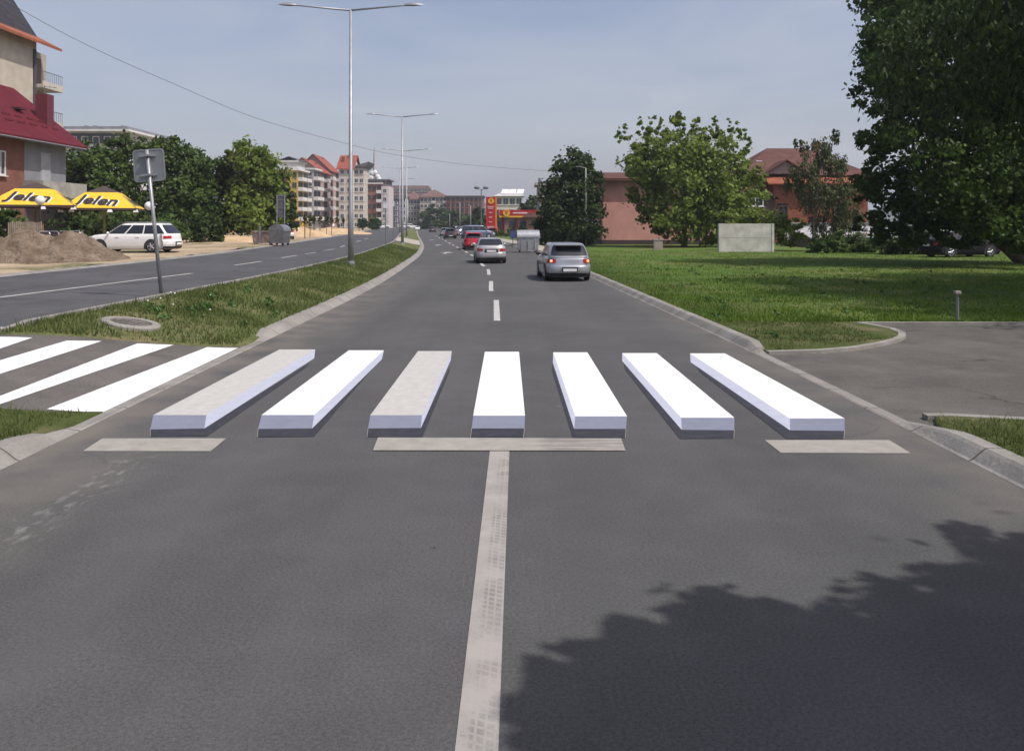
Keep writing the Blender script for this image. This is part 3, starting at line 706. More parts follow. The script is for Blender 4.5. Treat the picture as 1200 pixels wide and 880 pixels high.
tag(b.build('clover_flowers', mat('white_petals', (.75, .75, .68), .8)), 'small white clover heads in the median grass near the sign post', 'flowers', kind='stuff')

# ------------------------------------------------------------------ vehicles
GLASS = mat('car_glass', (.018, .022, .028), .06, var=.1, spec=.6)
BLACKP = mat('black_plastic', (.02, .02, .021), .6)
TYRE = mat('tyre_rubber', (.018, .018, .018), .85)
ALLOY = mat('alloy_rim', (.42, .43, .45), .35, .7)
REDL = mat('red_lamp', (.35, .012, .015), .2)
CLEARL = mat('clear_lamp', (.55, .55, .55), .15)
PLATE = mat('number_plate', (.7, .7, .68), .5)
LIT = emit_mat('lit_brake_lamp', (1.0, .42, .22), 1.3)
P_SILVER = mat('silver_paint', (.40, .42, .45), .32, .55, .04, 3, coat=.6)
P_SILVER2 = mat('warm_silver_paint', (.44, .43, .43), .34, .5, .04, 3, coat=.5)
P_RED = mat('red_car_paint', (.42, .012, .022), .3, 0, .06, 3, coat=.6)
P_WHITE = mat('white_car_paint', (.72, .72, .70), .35, 0, .03, 3, coat=.5)
P_DARK = mat('dark_car_paint', (.022, .023, .028), .3, 0, .1, 3, coat=.6)
P_BLUE = mat('blue_grey_car_paint', (.10, .14, .21), .3, .3, .06, 3, coat=.6)
def lerp(a, b, t): return a + (b - a) * t
WHEEL = None
def wheel_meshes():
    t = MB(); prof = [(-.095, .20), (-.10, .27), (-.085, .305), (-.04, .318), (.04, .318), (.085, .305), (.10, .27), (.095, .20)]
    n = 22; rows = []
    for k in range(n + 1):
        a = 2 * math.pi * k / n; rows.append([(r * math.cos(a), y, r * math.sin(a)) for y, r in prof])
    t.s = True; t.grid(rows)
    r = MB(); r.m = 1; r.tube([(0, -.05, 0), (0, .06, 0)], .205, 20); r.m = 0
    for k in range(5):
        a = 2 * math.pi * k / 5
        r.tube([(0, .082, 0), (.19 * math.cos(a), .075, .19 * math.sin(a))], [.045, .032], 6)
    for s in range(20):
        a = 2 * math.pi * s / 20; c = 2 * math.pi * (s + 1) / 20
        r.tube([(.195 * math.cos(a), .08, .195 * math.sin(a)), (.195 * math.cos(c), .08, .195 * math.sin(c))], .016, 5)
    r.tube([(0, .05, 0), (0, .095, 0)], .05, 10)
    a = t.build('tyre', TYRE, fix=True).data; c = r.build('rim', [ALLOY, BLACKP]).data
    for nm in ('tyre', 'rim'):
        bpy.data.objects.remove(bpy.data.objects[nm])
    return a, c
TYRE_ME, RIM_ME = wheel_meshes()
def newobj(name, me, parent):
    o = bpy.data.objects.new(name, me); COL.objects.link(o); o.parent = parent; return o
SPECS = dict(
    hatch=dict(L=4.35, W=1.76, H=1.47, zb=.95, rb=.09, rt=.58, fb=.95, ft=.25, wt=.72),
    sedan=dict(L=4.35, W=1.70, H=1.41, zb=.97, rb=.62, rt=1.18, fb=.95, ft=.25, wt=.70),
    wagon=dict(L=4.78, W=1.82, H=1.50, zb=.94, rb=.12, rt=.58, fb=1.22, ft=.35, wt=.72),
    van=dict(L=4.4, W=1.80, H=1.72, zb=1.02, rb=.06, rt=.25, fb=1.35, ft=.70, wt=.78))
def car(name, label, loc, hd, paintm, kind, group=None, lit=False, small=False):
    S = SPECS[kind]; L, Wd, Hh, zb = S['L'], S['W'], S['H'], S['zb']
    root = E(name, label, 'car', loc, hd, group)
    def ip(z, tab): return float(np.interp(z, [t[0] for t in tab], [t[1] for t in tab]))
    def low(z):
        xr = -L/2 + ip(z, [(.18,.12),(.28,.03),(.42,0),(.56,.0),(.62,.035),(.68,.05),(zb-.05,.085),(zb,.13)])
        xf = L/2 - ip(z, [(.18,.12),(.28,.03),(.45,0),(.6,.03),(.75,.10),(zb,.35)])
        w = Wd/2 * ip(z, [(.18,.93),(.3,.985),(.55,1),(.72,.995),(zb-.06,.965),(zb,.92)])
        return xr, xf, w, (11, 4)
    def grn(t):
        t2 = min(max(t, 0), 1)
        ins = ip(t, [(0,0),(.82,0),(.92,.025),(.975,.07),(1,.14)])
        xr = -L/2 + lerp(S['rb'], S['rt'], t2 ** 1.15) + ins * .9
        xf = lerp(S['fb'], S['ft'], t2) - ins * .9
        w = Wd/2 * lerp(.90, S['wt'], t2 ** 1.3) - ins * .5
        return xr, xf, w, (13, 5)
    EY = [-.97, -.9, -.78, -.6, -.35, 0, .35, .6, .78, .9, .97]
    SX = [-.85, -.74, -.6, -.45, -.3, -.15, 0, .15, .3, .4, .5, .6, .7, .8, .88]
    def sec(s):
        xr, xf, w, (ex, ey) = s; xc, a = (xr + xf) / 2, (xf - xr) / 2
        fx = lambda u: a * (1 - abs(u) ** ey) ** (1 / ex); fy = lambda u: w * (1 - abs(u) ** ex) ** (1 / ey)
        return ([(xc + fx(u), u * w) for u in EY] + [(xc + a * u, fy(u)) for u in SX[::-1]] +
                [(xc - fx(u), u * w) for u in EY[::-1]] + [(xc + a * u, -fy(u)) for u in SX])
    xh = S['fb']
    def ztop(x):
        if x > xh: return zb - (zb - .70) * ((x - xh) / (L/2 - xh)) ** 1.7
        return zb
    b = MB(); b.s = True
    zs = [.18, .22, .28, .36, .46, .56, .60, .63, .68, .75, .82, zb - .05, zb - .02, zb]
    rows = []
    for z in zs:
        r = [(x, y, min(z, ztop(x))) for x, y in sec(low(z))]; rows.append(r + [r[0]])
    b.grid(rows)
    top = rows[-1][:-1]; n = len(top)
    inner = [[(x * 1, y * q, ztop(x) + (.02 * (1 - q * q)) + 0) for x, y, z in top] for q in (1, .75, .4, 0)]
    for i in range(3): b.grid([inner[i] + [inner[i][0]], inner[i+1] + [inner[i+1][0]]])
    b.add(rows[0][:-1], [tuple(range(n))])
    ts = [-.06, .0, .25, .5, .7, .82, .88, .92, .96, .985, 1.0]
    gr = []
    for t in ts:
        z = zb + (Hh - zb) * t
        r = [(x, y, z) for x, y in sec(grn(t))]; gr.append(r + [r[0]])
    b.grid(gr)
    xr, xf, w, e = grn(1.0); tp = gr[-1][:-1]; xc = (xr + xf) / 2
    cap = [[(xc + (x - xc) * q, y * q, Hh + .025 * (1 - q * q)) for x, y, z in tp] for q in (1, .7, .35)]
    for i in range(2): b.grid([cap[i] + [cap[i][0]], cap[i+1] + [cap[i+1][0]]])
    b.add(cap[2], [tuple(range(n))])
    body = b.build('body', paintm, root)
    # ---- panes
    def secT(z): return grn((z - zb) / (Hh - zb))
    def xend(s, y, back):
        xr, xf, w, e = s; xc, a = (xr + xf) / 2, (xf - xr) / 2
        q = max(0, 1 - abs(y / w) ** e[1]) ** (1 / e[0]); return xc - a * q if back else xc + a * q
    def yside(s, x):
        xr, xf, w, e = s; xc, a = (xr + xf) / 2, (xf - xr) / 2
        return w * max(0, 1 - abs((x - xc) / a) ** e[0]) ** (1 / e[1])
    z0, z1 = zb + .035, zb + (Hh - zb) * .84
    def pane(name, back):
        m = MB(); m.s = True; rs = []
        for j in range(6):
            z = lerp(z0 if not back else z0 + .01, z1 + .015, j / 5); s = secT(z); row = []
            hw = s[2] - lerp(.07, .06, j / 5) - (.03 if back and j in (0, 5) else 0)
            for i in range(13):
                y = lerp(-hw, hw, i / 12); x = xend(s, y, back)
                row.append((x + (-.008 if back else .008), y, z + .006))
            rs.append(row)
        return m.grid(rs).build(name, GLASS, root)
    pane('rear_window', True); pane('windscreen', False)
    if kind in ('wagon', 'van'): cuts = [(.02, .36), (.385, .66), (.69, .965)]
    elif kind == 'hatch': cuts = [(.13, .50), (.53, .965)]
    else: cuts = [(.06, .48), (.51, .965)]
    for sg in (1, -1):
        for u0, u1 in cuts:
            m = MB(); m.s = True; rs = []
            for j in range(5):
                z = lerp(z0, z1, j / 4); s = secT(z); row = []
                a, c = s[0] + .16, s[1] - .09
                for i in range(9):
                    x = lerp(lerp(a, c, u0), lerp(a, c, u1), i / 8); row.append((x, sg * (yside(s, x) + .007), z))
                rs.append(row)
            m.grid(rs).build('side_window', GLASS, root)
    # ---- lamps, bumper, plate
    def wrap(name, th0, th1, za, zc, offn, m, nt=8, nz=4):
        mb = MB(); mb.s = True; rs = []
        for j in range(nz + 1):
            z = lerp(za, zc, j / nz); xr, xf, w, e = low(z); xc, a = (xr + xf) / 2 , (xf - xr) / 2; row = []
            for i in range(nt + 1):
                th = lerp(th0, th1, i / nt)
                def P(th):
                    c, q = math.cos(th), math.sin(th)
                    return Vector((xc + a * math.copysign(abs(c) ** (2/e[0]), c), w * math.copysign(abs(q) ** (2/e[1]), q)))
                p = P(th); d = (P(th + .002) - P(th - .002)).normalized(); nn = Vector((d.y, -d.x))
                if nn.dot(p - Vector((xc, 0))) < 0: nn = -nn
                p = p + nn * offn; row.append((p.x, p.y, z))
            rs.append(row)
        return mb.grid(rs).build(name, m, root)
    PI = math.pi
    if kind == 'sedan': lz = (.70, .83); ang = (R(19), R(62))
    elif kind == 'van': lz = (.72, 1.0); ang = (R(46), R(66))
    else: lz = (.72, .87); ang = (R(22), R(64))
    for sg in (1, -1):
        tl = wrap('tail_light', PI - sg * ang[0], PI - sg * ang[1], lz[0], lz[1], .010, REDL)
        if lit:
            mb = MB(); x = low(.795)[0]
            mb.ball((x + .045, sg * Wd * .405, (lz[0] + lz[1]) / 2), (.05, .055, .05), 8, 6); q = mb.build('brake_lamp', LIT, root, True)
            q.parent = tl; q['label'] = 'brake lamp glowing'
        wrap('headlight', sg * R(24), sg * R(64), .62, .74, .010, CLEARL)
    wrap('lower_valance', PI - R(66), PI + R(66), .19, .33, .012, BLACKP, 14, 2)
    wrap('bumper', PI - R(68), PI + R(68), .40, .57, .028 if kind == 'sedan' else .007, paintm, 16, 3)
    mb = MB(); x = low(.55)[0]
    zp = .72 if kind == 'sedan' else .47
    xp = low(zp)[0] - (.03 if kind == 'sedan' else .035)
    mb.m = 1; mb.box((xp + .008, 0, zp), (.03, .74 if kind == 'sedan' else .62, .19)); mb.m = 0; mb.box((xp - .012, 0, zp - .015), (.02, .52, .11))
    mb.build('number_plate', [PLATE, BLACKP], root)
    # exhaust and underside
    mb = MB(); mb.box((0, 0, .2), (L * .86, Wd * .78, .10)); mb.build('underside', BLACKP, root)
    # ---- wheels
    for fx in (-.29 * L, .285 * L):
        for sg in (1, -1):
            wr = bpy.data.objects.new('wheel', None); COL.objects.link(wr); wr.parent = root
            wr.location = (fx, sg * (Wd / 2 - .085), .318); wr.rotation_euler.z = 0 if sg > 0 else PI
            newobj('tyre', TYRE_ME, wr); newobj('rim', RIM_ME, wr)
            m = MB(); pts = [(.385 * math.cos(PI * k / 16), .385 * math.sin(PI * k / 16)) for k in range(17)]
            yy = yside(low(.5), fx)
            m.prism([(fx + u, .318 + v) for u, v in pts] + [(fx - .385, .19), (fx + .385, .19)], 'y', sg * (yy - .03), sg * (yy + .004))
            m.build('wheel_arch', BLACKP, root)
    for sg in (1, -1):
        m = MB(); m.s = True
        xm = S['fb'] - .33; ym = Wd / 2 * .93
        m.ball((xm, sg * (ym + .11), zb + .06), (.06, .11, .075), 10, 6); m.tube([(xm, sg * (ym - .06), zb + .03), (xm, sg * (ym + .08), zb + .05)], .025, 6)
        m.build('side_mirror', BLACKP if kind == 'hatch' else paintm, root)
    if kind == 'wagon':
        for sg in (1, -1):
            for xx in (-.30, .78):
                m = MB(); yy = Wd / 2 * .985; m.box((xx - .35, sg * (yy + .012), .80), (.2, .03, .035)); m.build('door_handle', paintm, root)
            m = MB(); m.tube([(-1.7, sg * .56, Hh + .045), (-1.5, sg * .58, Hh + .06), (.1, sg * .58, Hh + .055), (.3, sg * .56, Hh + .02)], .018, 6); m.build('roof_rail', ALLOY, root)
    if kind == 'hatch':
        m = MB(); m.box((-L/2 + .33, 0, Hh - .06), (.28, 1.08, .035)); m.build('roof_spoiler', paintm, root)
    return root
def heading(f, y): return math.atan2(1, (f(y + 3) - f(y - 3)) / 6)
def road_car(name, label, px, py, paintm, kind, group, lit=False, yaw=0, flip=False):
    """rear (or front) wheels stand where the photo shows them"""
    p = G(px, py); L = SPECS[kind]['L'] * .87
    hd = heading(RR, p.y + 2) + yaw
    c = p + Vector((math.cos(hd), math.sin(hd), 0)) * L * .40
    o = car(name, label, (c.x, c.y, gz(c.x, c.y)), hd + (math.pi if flip else 0), paintm, kind, group, lit)
    o.scale = (.87, .87, .87); return o
gc = 'cars driving along the road'
road_car('hatchback_car', 'silver hatchback seen from behind with both brake lamps glowing, nearest car', 666, 329.5, P_SILVER, 'hatch', gc, True, R(2))
road_car('sedan_car', 'silver sedan seen from behind between the red hatchback and the nearest hatchback', 575.5, 308.8, P_SILVER2, 'sedan', gc, yaw=R(2))
road_car('hatchback_car', 'bright red hatchback driving away ahead of the silver sedan', 555.5, 293, P_RED, 'hatch', gc)
road_car('sedan_car', 'nearly black car driving away ahead of the red hatchback', 528, 280, P_DARK, 'hatch', gc)
road_car('hatchback_car', 'small pale car just left of the nearly black car', 521.5, 277, P_SILVER, 'hatch', gc)
road_car('sedan_car', 'dark far car in the left lane below the street trees', 507, 272.5, P_DARK, 'sedan', gc)
road_car('sedan_car', 'white far car coming round the bend at the end of the median', 489, 270, P_WHITE, 'sedan', gc, flip=True)
# parked ones by the station
for px, py, m, k, yaw, lab in ((560, 279.5, P_BLUE, 'van', .0, 'blue grey van parked left of the price pylon'), (547, 276.5, P_SILVER, 'sedan', .2, 'silver parked car half hidden by the blue grey van'), (541, 274, P_DARK, 'hatch', .3, 'dark parked car farthest back on the station forecourt')):
    p = G(px, py); car('parked_car', lab, (p.x, p.y, -.02), R(15) + yaw, m, k, 'cars parked by the station')
p = G(583, 277.5); car('parked_car', 'small red car parked behind the foot of the price pylon', (p.x - .5, p.y + 6, -.2), R(80), P_RED, 'hatch', 'cars parked by the station')
# white estate seen from the side
p = G(149, 296.8); car('estate_car', 'white estate car parked side-on on the dirt behind the earth mounds', (p.x, p.y + .8, gz(p.x, p.y) + .03), R(176), P_WHITE, 'wagon')
p = W(328, 270, 70); car('parked_car', 'white car of which only the roof shows behind the rubbish containers', (W(331, 270, 82).x, 82, .42), R(110), P_WHITE, 'wagon')
car('parked_car', 'dark car standing in the shade under the huge leaning tree', (25.2, 48, .05), R(12), mat('shaded_dark_paint', (.012, .012, .014), .65, spec=.15), 'sedan', 'cars in the shade')  # dark car paint made darker and duller to stand for deep shade
car('parked_car', 'pale car standing behind the dark one in deep shade', (25.5, 53, .05), R(170), P_WHITE, 'hatch', 'cars in the shade')
for px, Z, lab in ((449, 255, 'white far car in front of the grey glass block'), (474, 262, 'pale far car in the row at the bend before the mansard block'), (482, 266, 'pale far car at the right end of the row at the bend')):
    p = W(px, 268, Z); car('parked_car', lab, (p.x, Z, gz(p.x, Z)), R(10), P_WHITE, 'hatch', 'cars parked at the far bend')

# ------------------------------------------------------------------ street furniture
GALV = mat('galvanised_steel', (.30, .31, .32), .5, .5, .12, 4)
GALVD = mat('dull_grey_metal', (.17, .18, .185), .6, .3, .15, 4)
def lamp(Y, px, lab, arm=2.55):
    x = (px - CX) * Y / F; z0 = gz(x, Y); top = 10.2
    root = E('street_lamp', lab, 'street lamp', (x, Y, z0), 0, 'double-armed street lamps on the median')
    h = top - z0
    m = MB(); m.s = True; m.tube([(0, 0, -.1), (0, 0, 2.2), (0, 0, 2.25), (.0, 0, h)], [.115, .105, .085, .05], 12); m.build('pole', GALV, root)
    m = MB(); m.tube([(0, 0, 0), (0, 0, .18), (0, 0, .2)], [.17, .15, .08], 12); m.build('base_collar', GALV, root)
    for s in (-1, 1):
        m = MB(); m.s = True; m.tube([(0, 0, h - .02), (s * arm * .75, 0, h + .16), (s * arm * .92, 0, h + .18)], [.04, .03, .026], 8); a = m.build('arm', GALV, root)
        m = MB(); m.s = True
        m.grid([[(s * (arm * .82 + .72 * u), .13 * math.sin(math.pi * min(1, .12 + u * .88)) * c + 0, h + .185 + (.075 if k in (1, 2, 3) else -.02) * math.sin(math.pi * min(1, .15 + u * .8)) + .015 * u) for k, c in enumerate((-1, -.7, 0, .7, 1, 0, -1))] for u in (0, .15, .4, .7, .92, 1)])
        m.build('lamp_head', GALV, a)
    return root
lamp(33, 411, 'nearest tall double-armed street lamp on the median')
lamp(66, 471.6, 'second double-armed street lamp on the median')
lamp(97, 476.5, 'third double-armed street lamp, standing just right of the second')
lamp(128, 468.5, 'fourth double-armed street lamp, far down the median')
lamp(160, 472, 'fifth and farthest double-armed street lamp on the median')
# tilted sign plate seen from behind
p = G(190, 348)
root = E('traffic_sign', 'tilted square sign plate seen from behind on a leaning grey post', 'traffic sign', p)
k = p.y / F; tx = -18 * k; th = 172 * k
m = MB(); m.s = True; m.tube([(0, 0, -.1), (tx, 0, th)], .038, 10); m.build('post', GALV, root)
PLB = mat('sign_back', (.22, .24, .25), .45, .4, .10, 3)
ang = math.atan2(-tx, th)
pl = MB(); w = 36.5 * k; hh = 38 * k
def rrect(w, h, r, n=5):
    o = []
    for cx, cy, a0 in ((w/2-r, h/2-r, 0), (-w/2+r, h/2-r, 90), (-w/2+r, -h/2+r, 180), (w/2-r, -h/2+r, 270)):
        for i in range(n + 1):
            a = R(a0 + 90 * i / n); o.append((cx + r * math.cos(a), cy + r * math.sin(a)))
    return o
pl.prism(rrect(w, hh, .07), 'y', .045, .06)
plate = pl.build('sign_plate', PLB, root); plate.location = (tx + 1.6 * k, 0, th - hh / 2 + .02); plate.rotation_euler.y = -ang * .7
m = MB()
o1, i1 = rrect(w, hh, .07), rrect(w - .05, hh - .05, .055)
nn = len(o1)
vs = [(a, .035, b) for a, b in o1] + [(a, .035, b) for a, b in i1] + [(a, .07, b) for a, b in o1]
m.add(vs, [(i, (i + 1) % nn, nn + (i + 1) % nn, nn + i) for i in range(nn)] + [(i, 2 * nn + i, 2 * nn + (i + 1) % nn, (i + 1) % nn) for i in range(nn)])
m.build('rim', GALV, plate)
m = MB()
for zz in (hh * .3, -hh * .3): m.box((-.01, .02, zz), (.34, .04, .045)); m.box((0, -.03, zz), (.11, .10, .04))
m.build('clamp', GALV, plate)
# manhole
p = G(153, 383.5)
root = E('manhole', 'round manhole with wide concrete ring sunk in the median grass', 'manhole', (p.x, p.y, p.z + TURF(p.x, p.y) - .035))
root.rotation_euler.y = math.atan(gz(p.x - .5, p.y) - gz(p.x + .5, p.y)); r0 = 33 * p.y / F; rows = []
m = MB(); m.s = False
for i in range(41):
    a = 2 * math.pi * i / 40; c, s = math.cos(a), math.sin(a)
    rows.append([(r0 * c, r0 * s, -.1), (r0 * c, r0 * s, .05), (r0 * .97 * c, r0 * .97 * s, .07), (r0 * .70 * c, r0 * .70 * s, .07), (r0 * .68 * c, r0 * .68 * s, .02)])
m.grid(rows).build('ring', M_KERB2, root)
m = MB(); m.tube([(0, 0, -.06), (0, 0, .056)], r0 * .675, 32)
for i in range(-3, 4): m.box((i * .09, 0, .058), (.03, r0 * 1.0 * math.sqrt(max(.05, 1 - (i * .09 / (r0 * .6)) ** 2)), .012))
m.build('cover', mat('cast_iron', (.13, .115, .105), .8, .3, .4, 6), root)
# small concrete bollard on the lawn edge
p = G(1133, 382)
root = E('bollard', 'short dark stake with pale square cap at the edge of the shaded lawn', 'bollard', (p.x, p.y + .35, .08))
m = MB(); m.tube([(0, 0, -.1), (0, 0, .50)], .032, 8); m.build('stake', GALVD, root)
m = MB(); m.box((0, 0, .53), (.12, .11, .06), 0, .9); m.build('cap', M_KERB2, root, bevel=.01)
# back of a two-post sign on the left
p = W(324.5, 288, 60)
root = E('direction_sign', 'large slatted two-post sign seen from behind, beside the rubbish containers', 'road sign', (W(329, 288, 60).x, 60, .42))
m = MB()
for i in range(6): m.box((0, .05, 2.05 + .27 * i), (.62, .03, .265))
m.build('sign_panel', mat('grey_sign_back', (.12, .125, .14), .5, .4, .1, 3), root)
for s in (-1, 1):
    m = MB(); m.tube([(s * .27, 0, -.1), (s * .27, 0, 3.55)], .035, 8); m.build('post', GALV, root)
for i in (0, 2, 4, 5):
    m = MB(); m.box((0, .02, 2.02 + .29 * i), (.62, .03, .03)); m.build('rail', GALV, root)
# rubbish containers left
BIN = mat('zinc_container', (.22, .225, .24), .5, .5, .2, 5); BINR = mat('rusty_container', (.25, .19, .18), .6, .3, .4, 4)
def dome_bin(lab, loc, rz, w=1.35, d=1.0, h=.95, ml=BIN, group=None):
    root = E('rubbish_container', lab, 'rubbish container', loc, rz, group)
    m = MB(); m.add([(-w*.43,-d*.42,.15),(w*.43,-d*.42,.15),(w*.43,d*.42,.15),(-w*.43,d*.42,.15),(-w/2,-d/2,h),(w/2,-d/2,h),(w/2,d/2,h),(-w/2,d/2,h)],[(3,2,1,0),(0,1,5,4),(1,2,6,5),(2,3,7,6),(3,0,4,7),(4,5,6,7)])
    for i in (-.3, 0, .3): m.box((w * i, -d * .475, .55), (.06, .05, .68))
    m.bx(-w/2-.03, w/2+.03, -d/2-.03, -d/2+.03, h - .06, h + .01); m.build('body', ml, root)
    m = MB(); m.s = True; rows = []
    for i in range(11):
        a = math.pi * i / 10; rows.append([(-w/2, -d/2 * math.cos(a) , h + .015 + .42 * math.sin(a)), (w/2, -d/2 * math.cos(a), h + .015 + .42 * math.sin(a))])
    m.grid(rows); m.s = False
    for s in (-1, 1): m.add([(s * w/2, -d/2 * math.cos(math.pi * i/10), h + .015 + .42 * math.sin(math.pi * i/10)) for i in range(11)], [tuple(range(11))])
    m.build('lid', ml, root)
    for s in (-1, 1):
        m = MB(); m.tube([(s * (w/2 + .02), 0, h - .08), (s * (w/2 + .10), 0, h - .08)], .05, 8); m.build('lifting_pin', GALVD, root)
    for a in (-1, 1):
        for c in (-1, 1):
            m = MB(); m.tube([(a * w * .38 - .03, c * d * .35, .08), (a * w * .38 + .03, c * d * .35, .08)], .08, 10); m.build('wheel', TYRE, root)
    return root
p = G(325, 288.5); dome_bin('grey dome-lidded rubbish container by the far carriageway', (p.x, p.y + .6, p.z + .03), R(80), 1.1, 1.15, 1.0, BIN)
p = G(307, 288)
root = E('rubbish_container', 'open rusty-sided rubbish container left of the dome-lidded one', 'rubbish container', (p.x - .05, p.y + .5, p.z + .03), R(4))
m = MB(); w, d, h = 1.35, .95, .98
m.add([(-w*.45,-d*.42,.14),(w*.45,-d*.42,.14),(w*.45,d*.42,.14),(-w*.45,d*.42,.14),(-w/2,-d/2,h),(w/2,-d/2,h),(w/2,d/2,h),(-w/2,d/2,h),(-w*.46,-d*.46,h),(w*.46,-d*.46,h),(w*.46,d*.46,h),(-w*.46,d*.46,h),(-w*.42,-d*.40,.2),(w*.42,-d*.40,.2),(w*.42,d*.40,.2),(-w*.42,d*.40,.2)],
 [(3,2,1,0),(0,1,5,4),(1,2,6,5),(2,3,7,6),(3,0,4,7),(4,5,9,8),(5,6,10,9),(6,7,11,10),(7,4,8,11),(8,9,13,12),(9,10,14,13),(10,11,15,14),(11,8,12,15),(12,13,14,15)])
m.bx(-w/2-.03, w/2+.03, -d/2-.04, -d/2, h-.08, h+.02); m.build('body', BINR, root)
m = MB(); m.box((-.12, -d/2 - .03, .72), (.14, .07, 1.2)); m.build('lifting_arm', BIN, root)
for a in (-1, 1):
    for c in (-1, 1):
        m = MB(); m.tube([(a*w*.38-.03, c*d*.35, .08), (a*w*.38+.03, c*d*.35, .08)], .08, 10); m.build('wheel', TYRE, root)
p = G(619, 296.3); dome_bin('pale grey dome-lidded rubbish container beside the dark tree and pavement', (p.x, p.y + .7, .02), R(2), 1.5, 1.15, 1.05, mat('pale_zinc', (.36, .37, .39), .45, .4, .15, 5))
# blue sign on a post by the pavement
p = G(601, 291)
root = E('pavement_sign', 'small blue sign on a thin post at the pavement edge', 'traffic sign', (p.x, p.y, .12))
m = MB(); m.tube([(0, 0, -.1), (0, 0, 1.25)], .035, 8); m.build('post', GALVD, root)
m = MB(); m.prism(rrect(.42, .62, .05), 'y', -.05, -.03); q = m.build('sign_plate', mat('blue_sign', (.05, .07, .22), .5), root); q.location.z = .95
# thin sign posts on the median
for px, pyb, pyt, lab, wp in ((452, 292, 238, 'thin post with a small white plate in the median grass', 6.5), (461, 283, 236, 'thinner far post with a narrow pale plate left of the second lamp', 3.5)):
    p = G(px, pyb); k = p.y / F
    root = E('sign_post', lab, 'sign post', p, 0)
    m = MB(); m.tube([(0, 0, -.1), (0, 0, (pyb - pyt) * k)], .035, 7); m.build('post', GALVD, root)
    m = MB(); m.box((0, -.06, (pyb - pyt - 3) * k), (wp * .8 * k, .03, 6.5 * k)); m.build('sign_plate', mat('white_sign', (.62, .63, .64), .5), root)
# kerbside poles on the right
for px, Z, top, lab in ((539, 150, 237, 'pale lamp pole on the right pavement near the parked cars'), (551.5, 140, 240, 'thin pole just left of the blue grey van'), (527, 190, 250, 'short far pole behind the nearly black car'), (686.5, 72.5, 198, 'pale concrete pole rising in front of the dark tree')):
    p = W(px, top, Z); root = E('utility_pole', lab, 'pole', (p.x, Z, -.2 if Z > 100 else .05))
    m = MB(); m.s = True; m.tube([(0, 0, 0), (0, 0, p.z)], [.08, .055], 8); m.build('pole', mat('pale_pole', (.27, .27, .265), .7, 0, .1), root)
    m = MB(); m.tube([(0, 0, p.z), (-.5, -.1, p.z + .12)], .035, 6); m.box((-.65, -.12, p.z + .13), (.45, .16, .09)); m.build('lamp_head', GALVD, root)
p = W(564, 222, 160); root = E('floodlight_mast', 'slim mast with two round floodlights behind the price pylon', 'floodlight', (p.x, 160, -.2))
m = MB(); m.tube([(0, 0, 0), (0, 0, p.z + .2)], [.13, .08], 8); m.build('pole', GALVD, root)
for s in (-1, 1):
    m = MB(); m.s = True; m.tube([(0, 0, p.z), (s * .6, 0, p.z + .35)], .05, 6); m.ball((s * .85, 0, p.z + .5), (.55, .5, .3), 10, 6); m.build('floodlight', GALVD, root)
# staked saplings along the far carriageway
STK = mat('stake_wood', (.20, .15, .10), .8, var=.3)
first = None
for i, (px, pb) in enumerate(((356.5, 280), (363, 278.8), (368.5, 278), (375.5, 277), (382.5, 276.2), (388, 275.6), (395, 274.6), (403, 273.8), (421, 272.2))):
    p = G(px, pb)
    if first is None:
        first = root = E('staked_sapling', 'staked sapling along the far carriageway, nearest of the row', 'sapling', p, 0, 'staked saplings in a row')
        m = MB(); m.tube([(0, 0, -.1), (.02, 0, 1.0), (0, 0, 1.9)], [.025, .022, .012], 6); m.build('trunk', BARK, root)
        m = MB(); m.tube([(.09, 0, -.1), (.09, 0, 1.55)], .035, 6); m.build('stake', STK, root)
        o = mesh_np('crown', leaf_verts([(0, 0, 1.85, .28, .28, .42), (.05, 0, 2.15, .2, .2, .3)], 160, .2, 90, .5, 12), 4, L_OLIVE); o.parent = root
    else:
        c = copy_tree(first); c.location = p; c.rotation_euler.z = i * 1.3
        c['label'] = 'staked sapling in the row along the far carriageway, behind the nearest one'
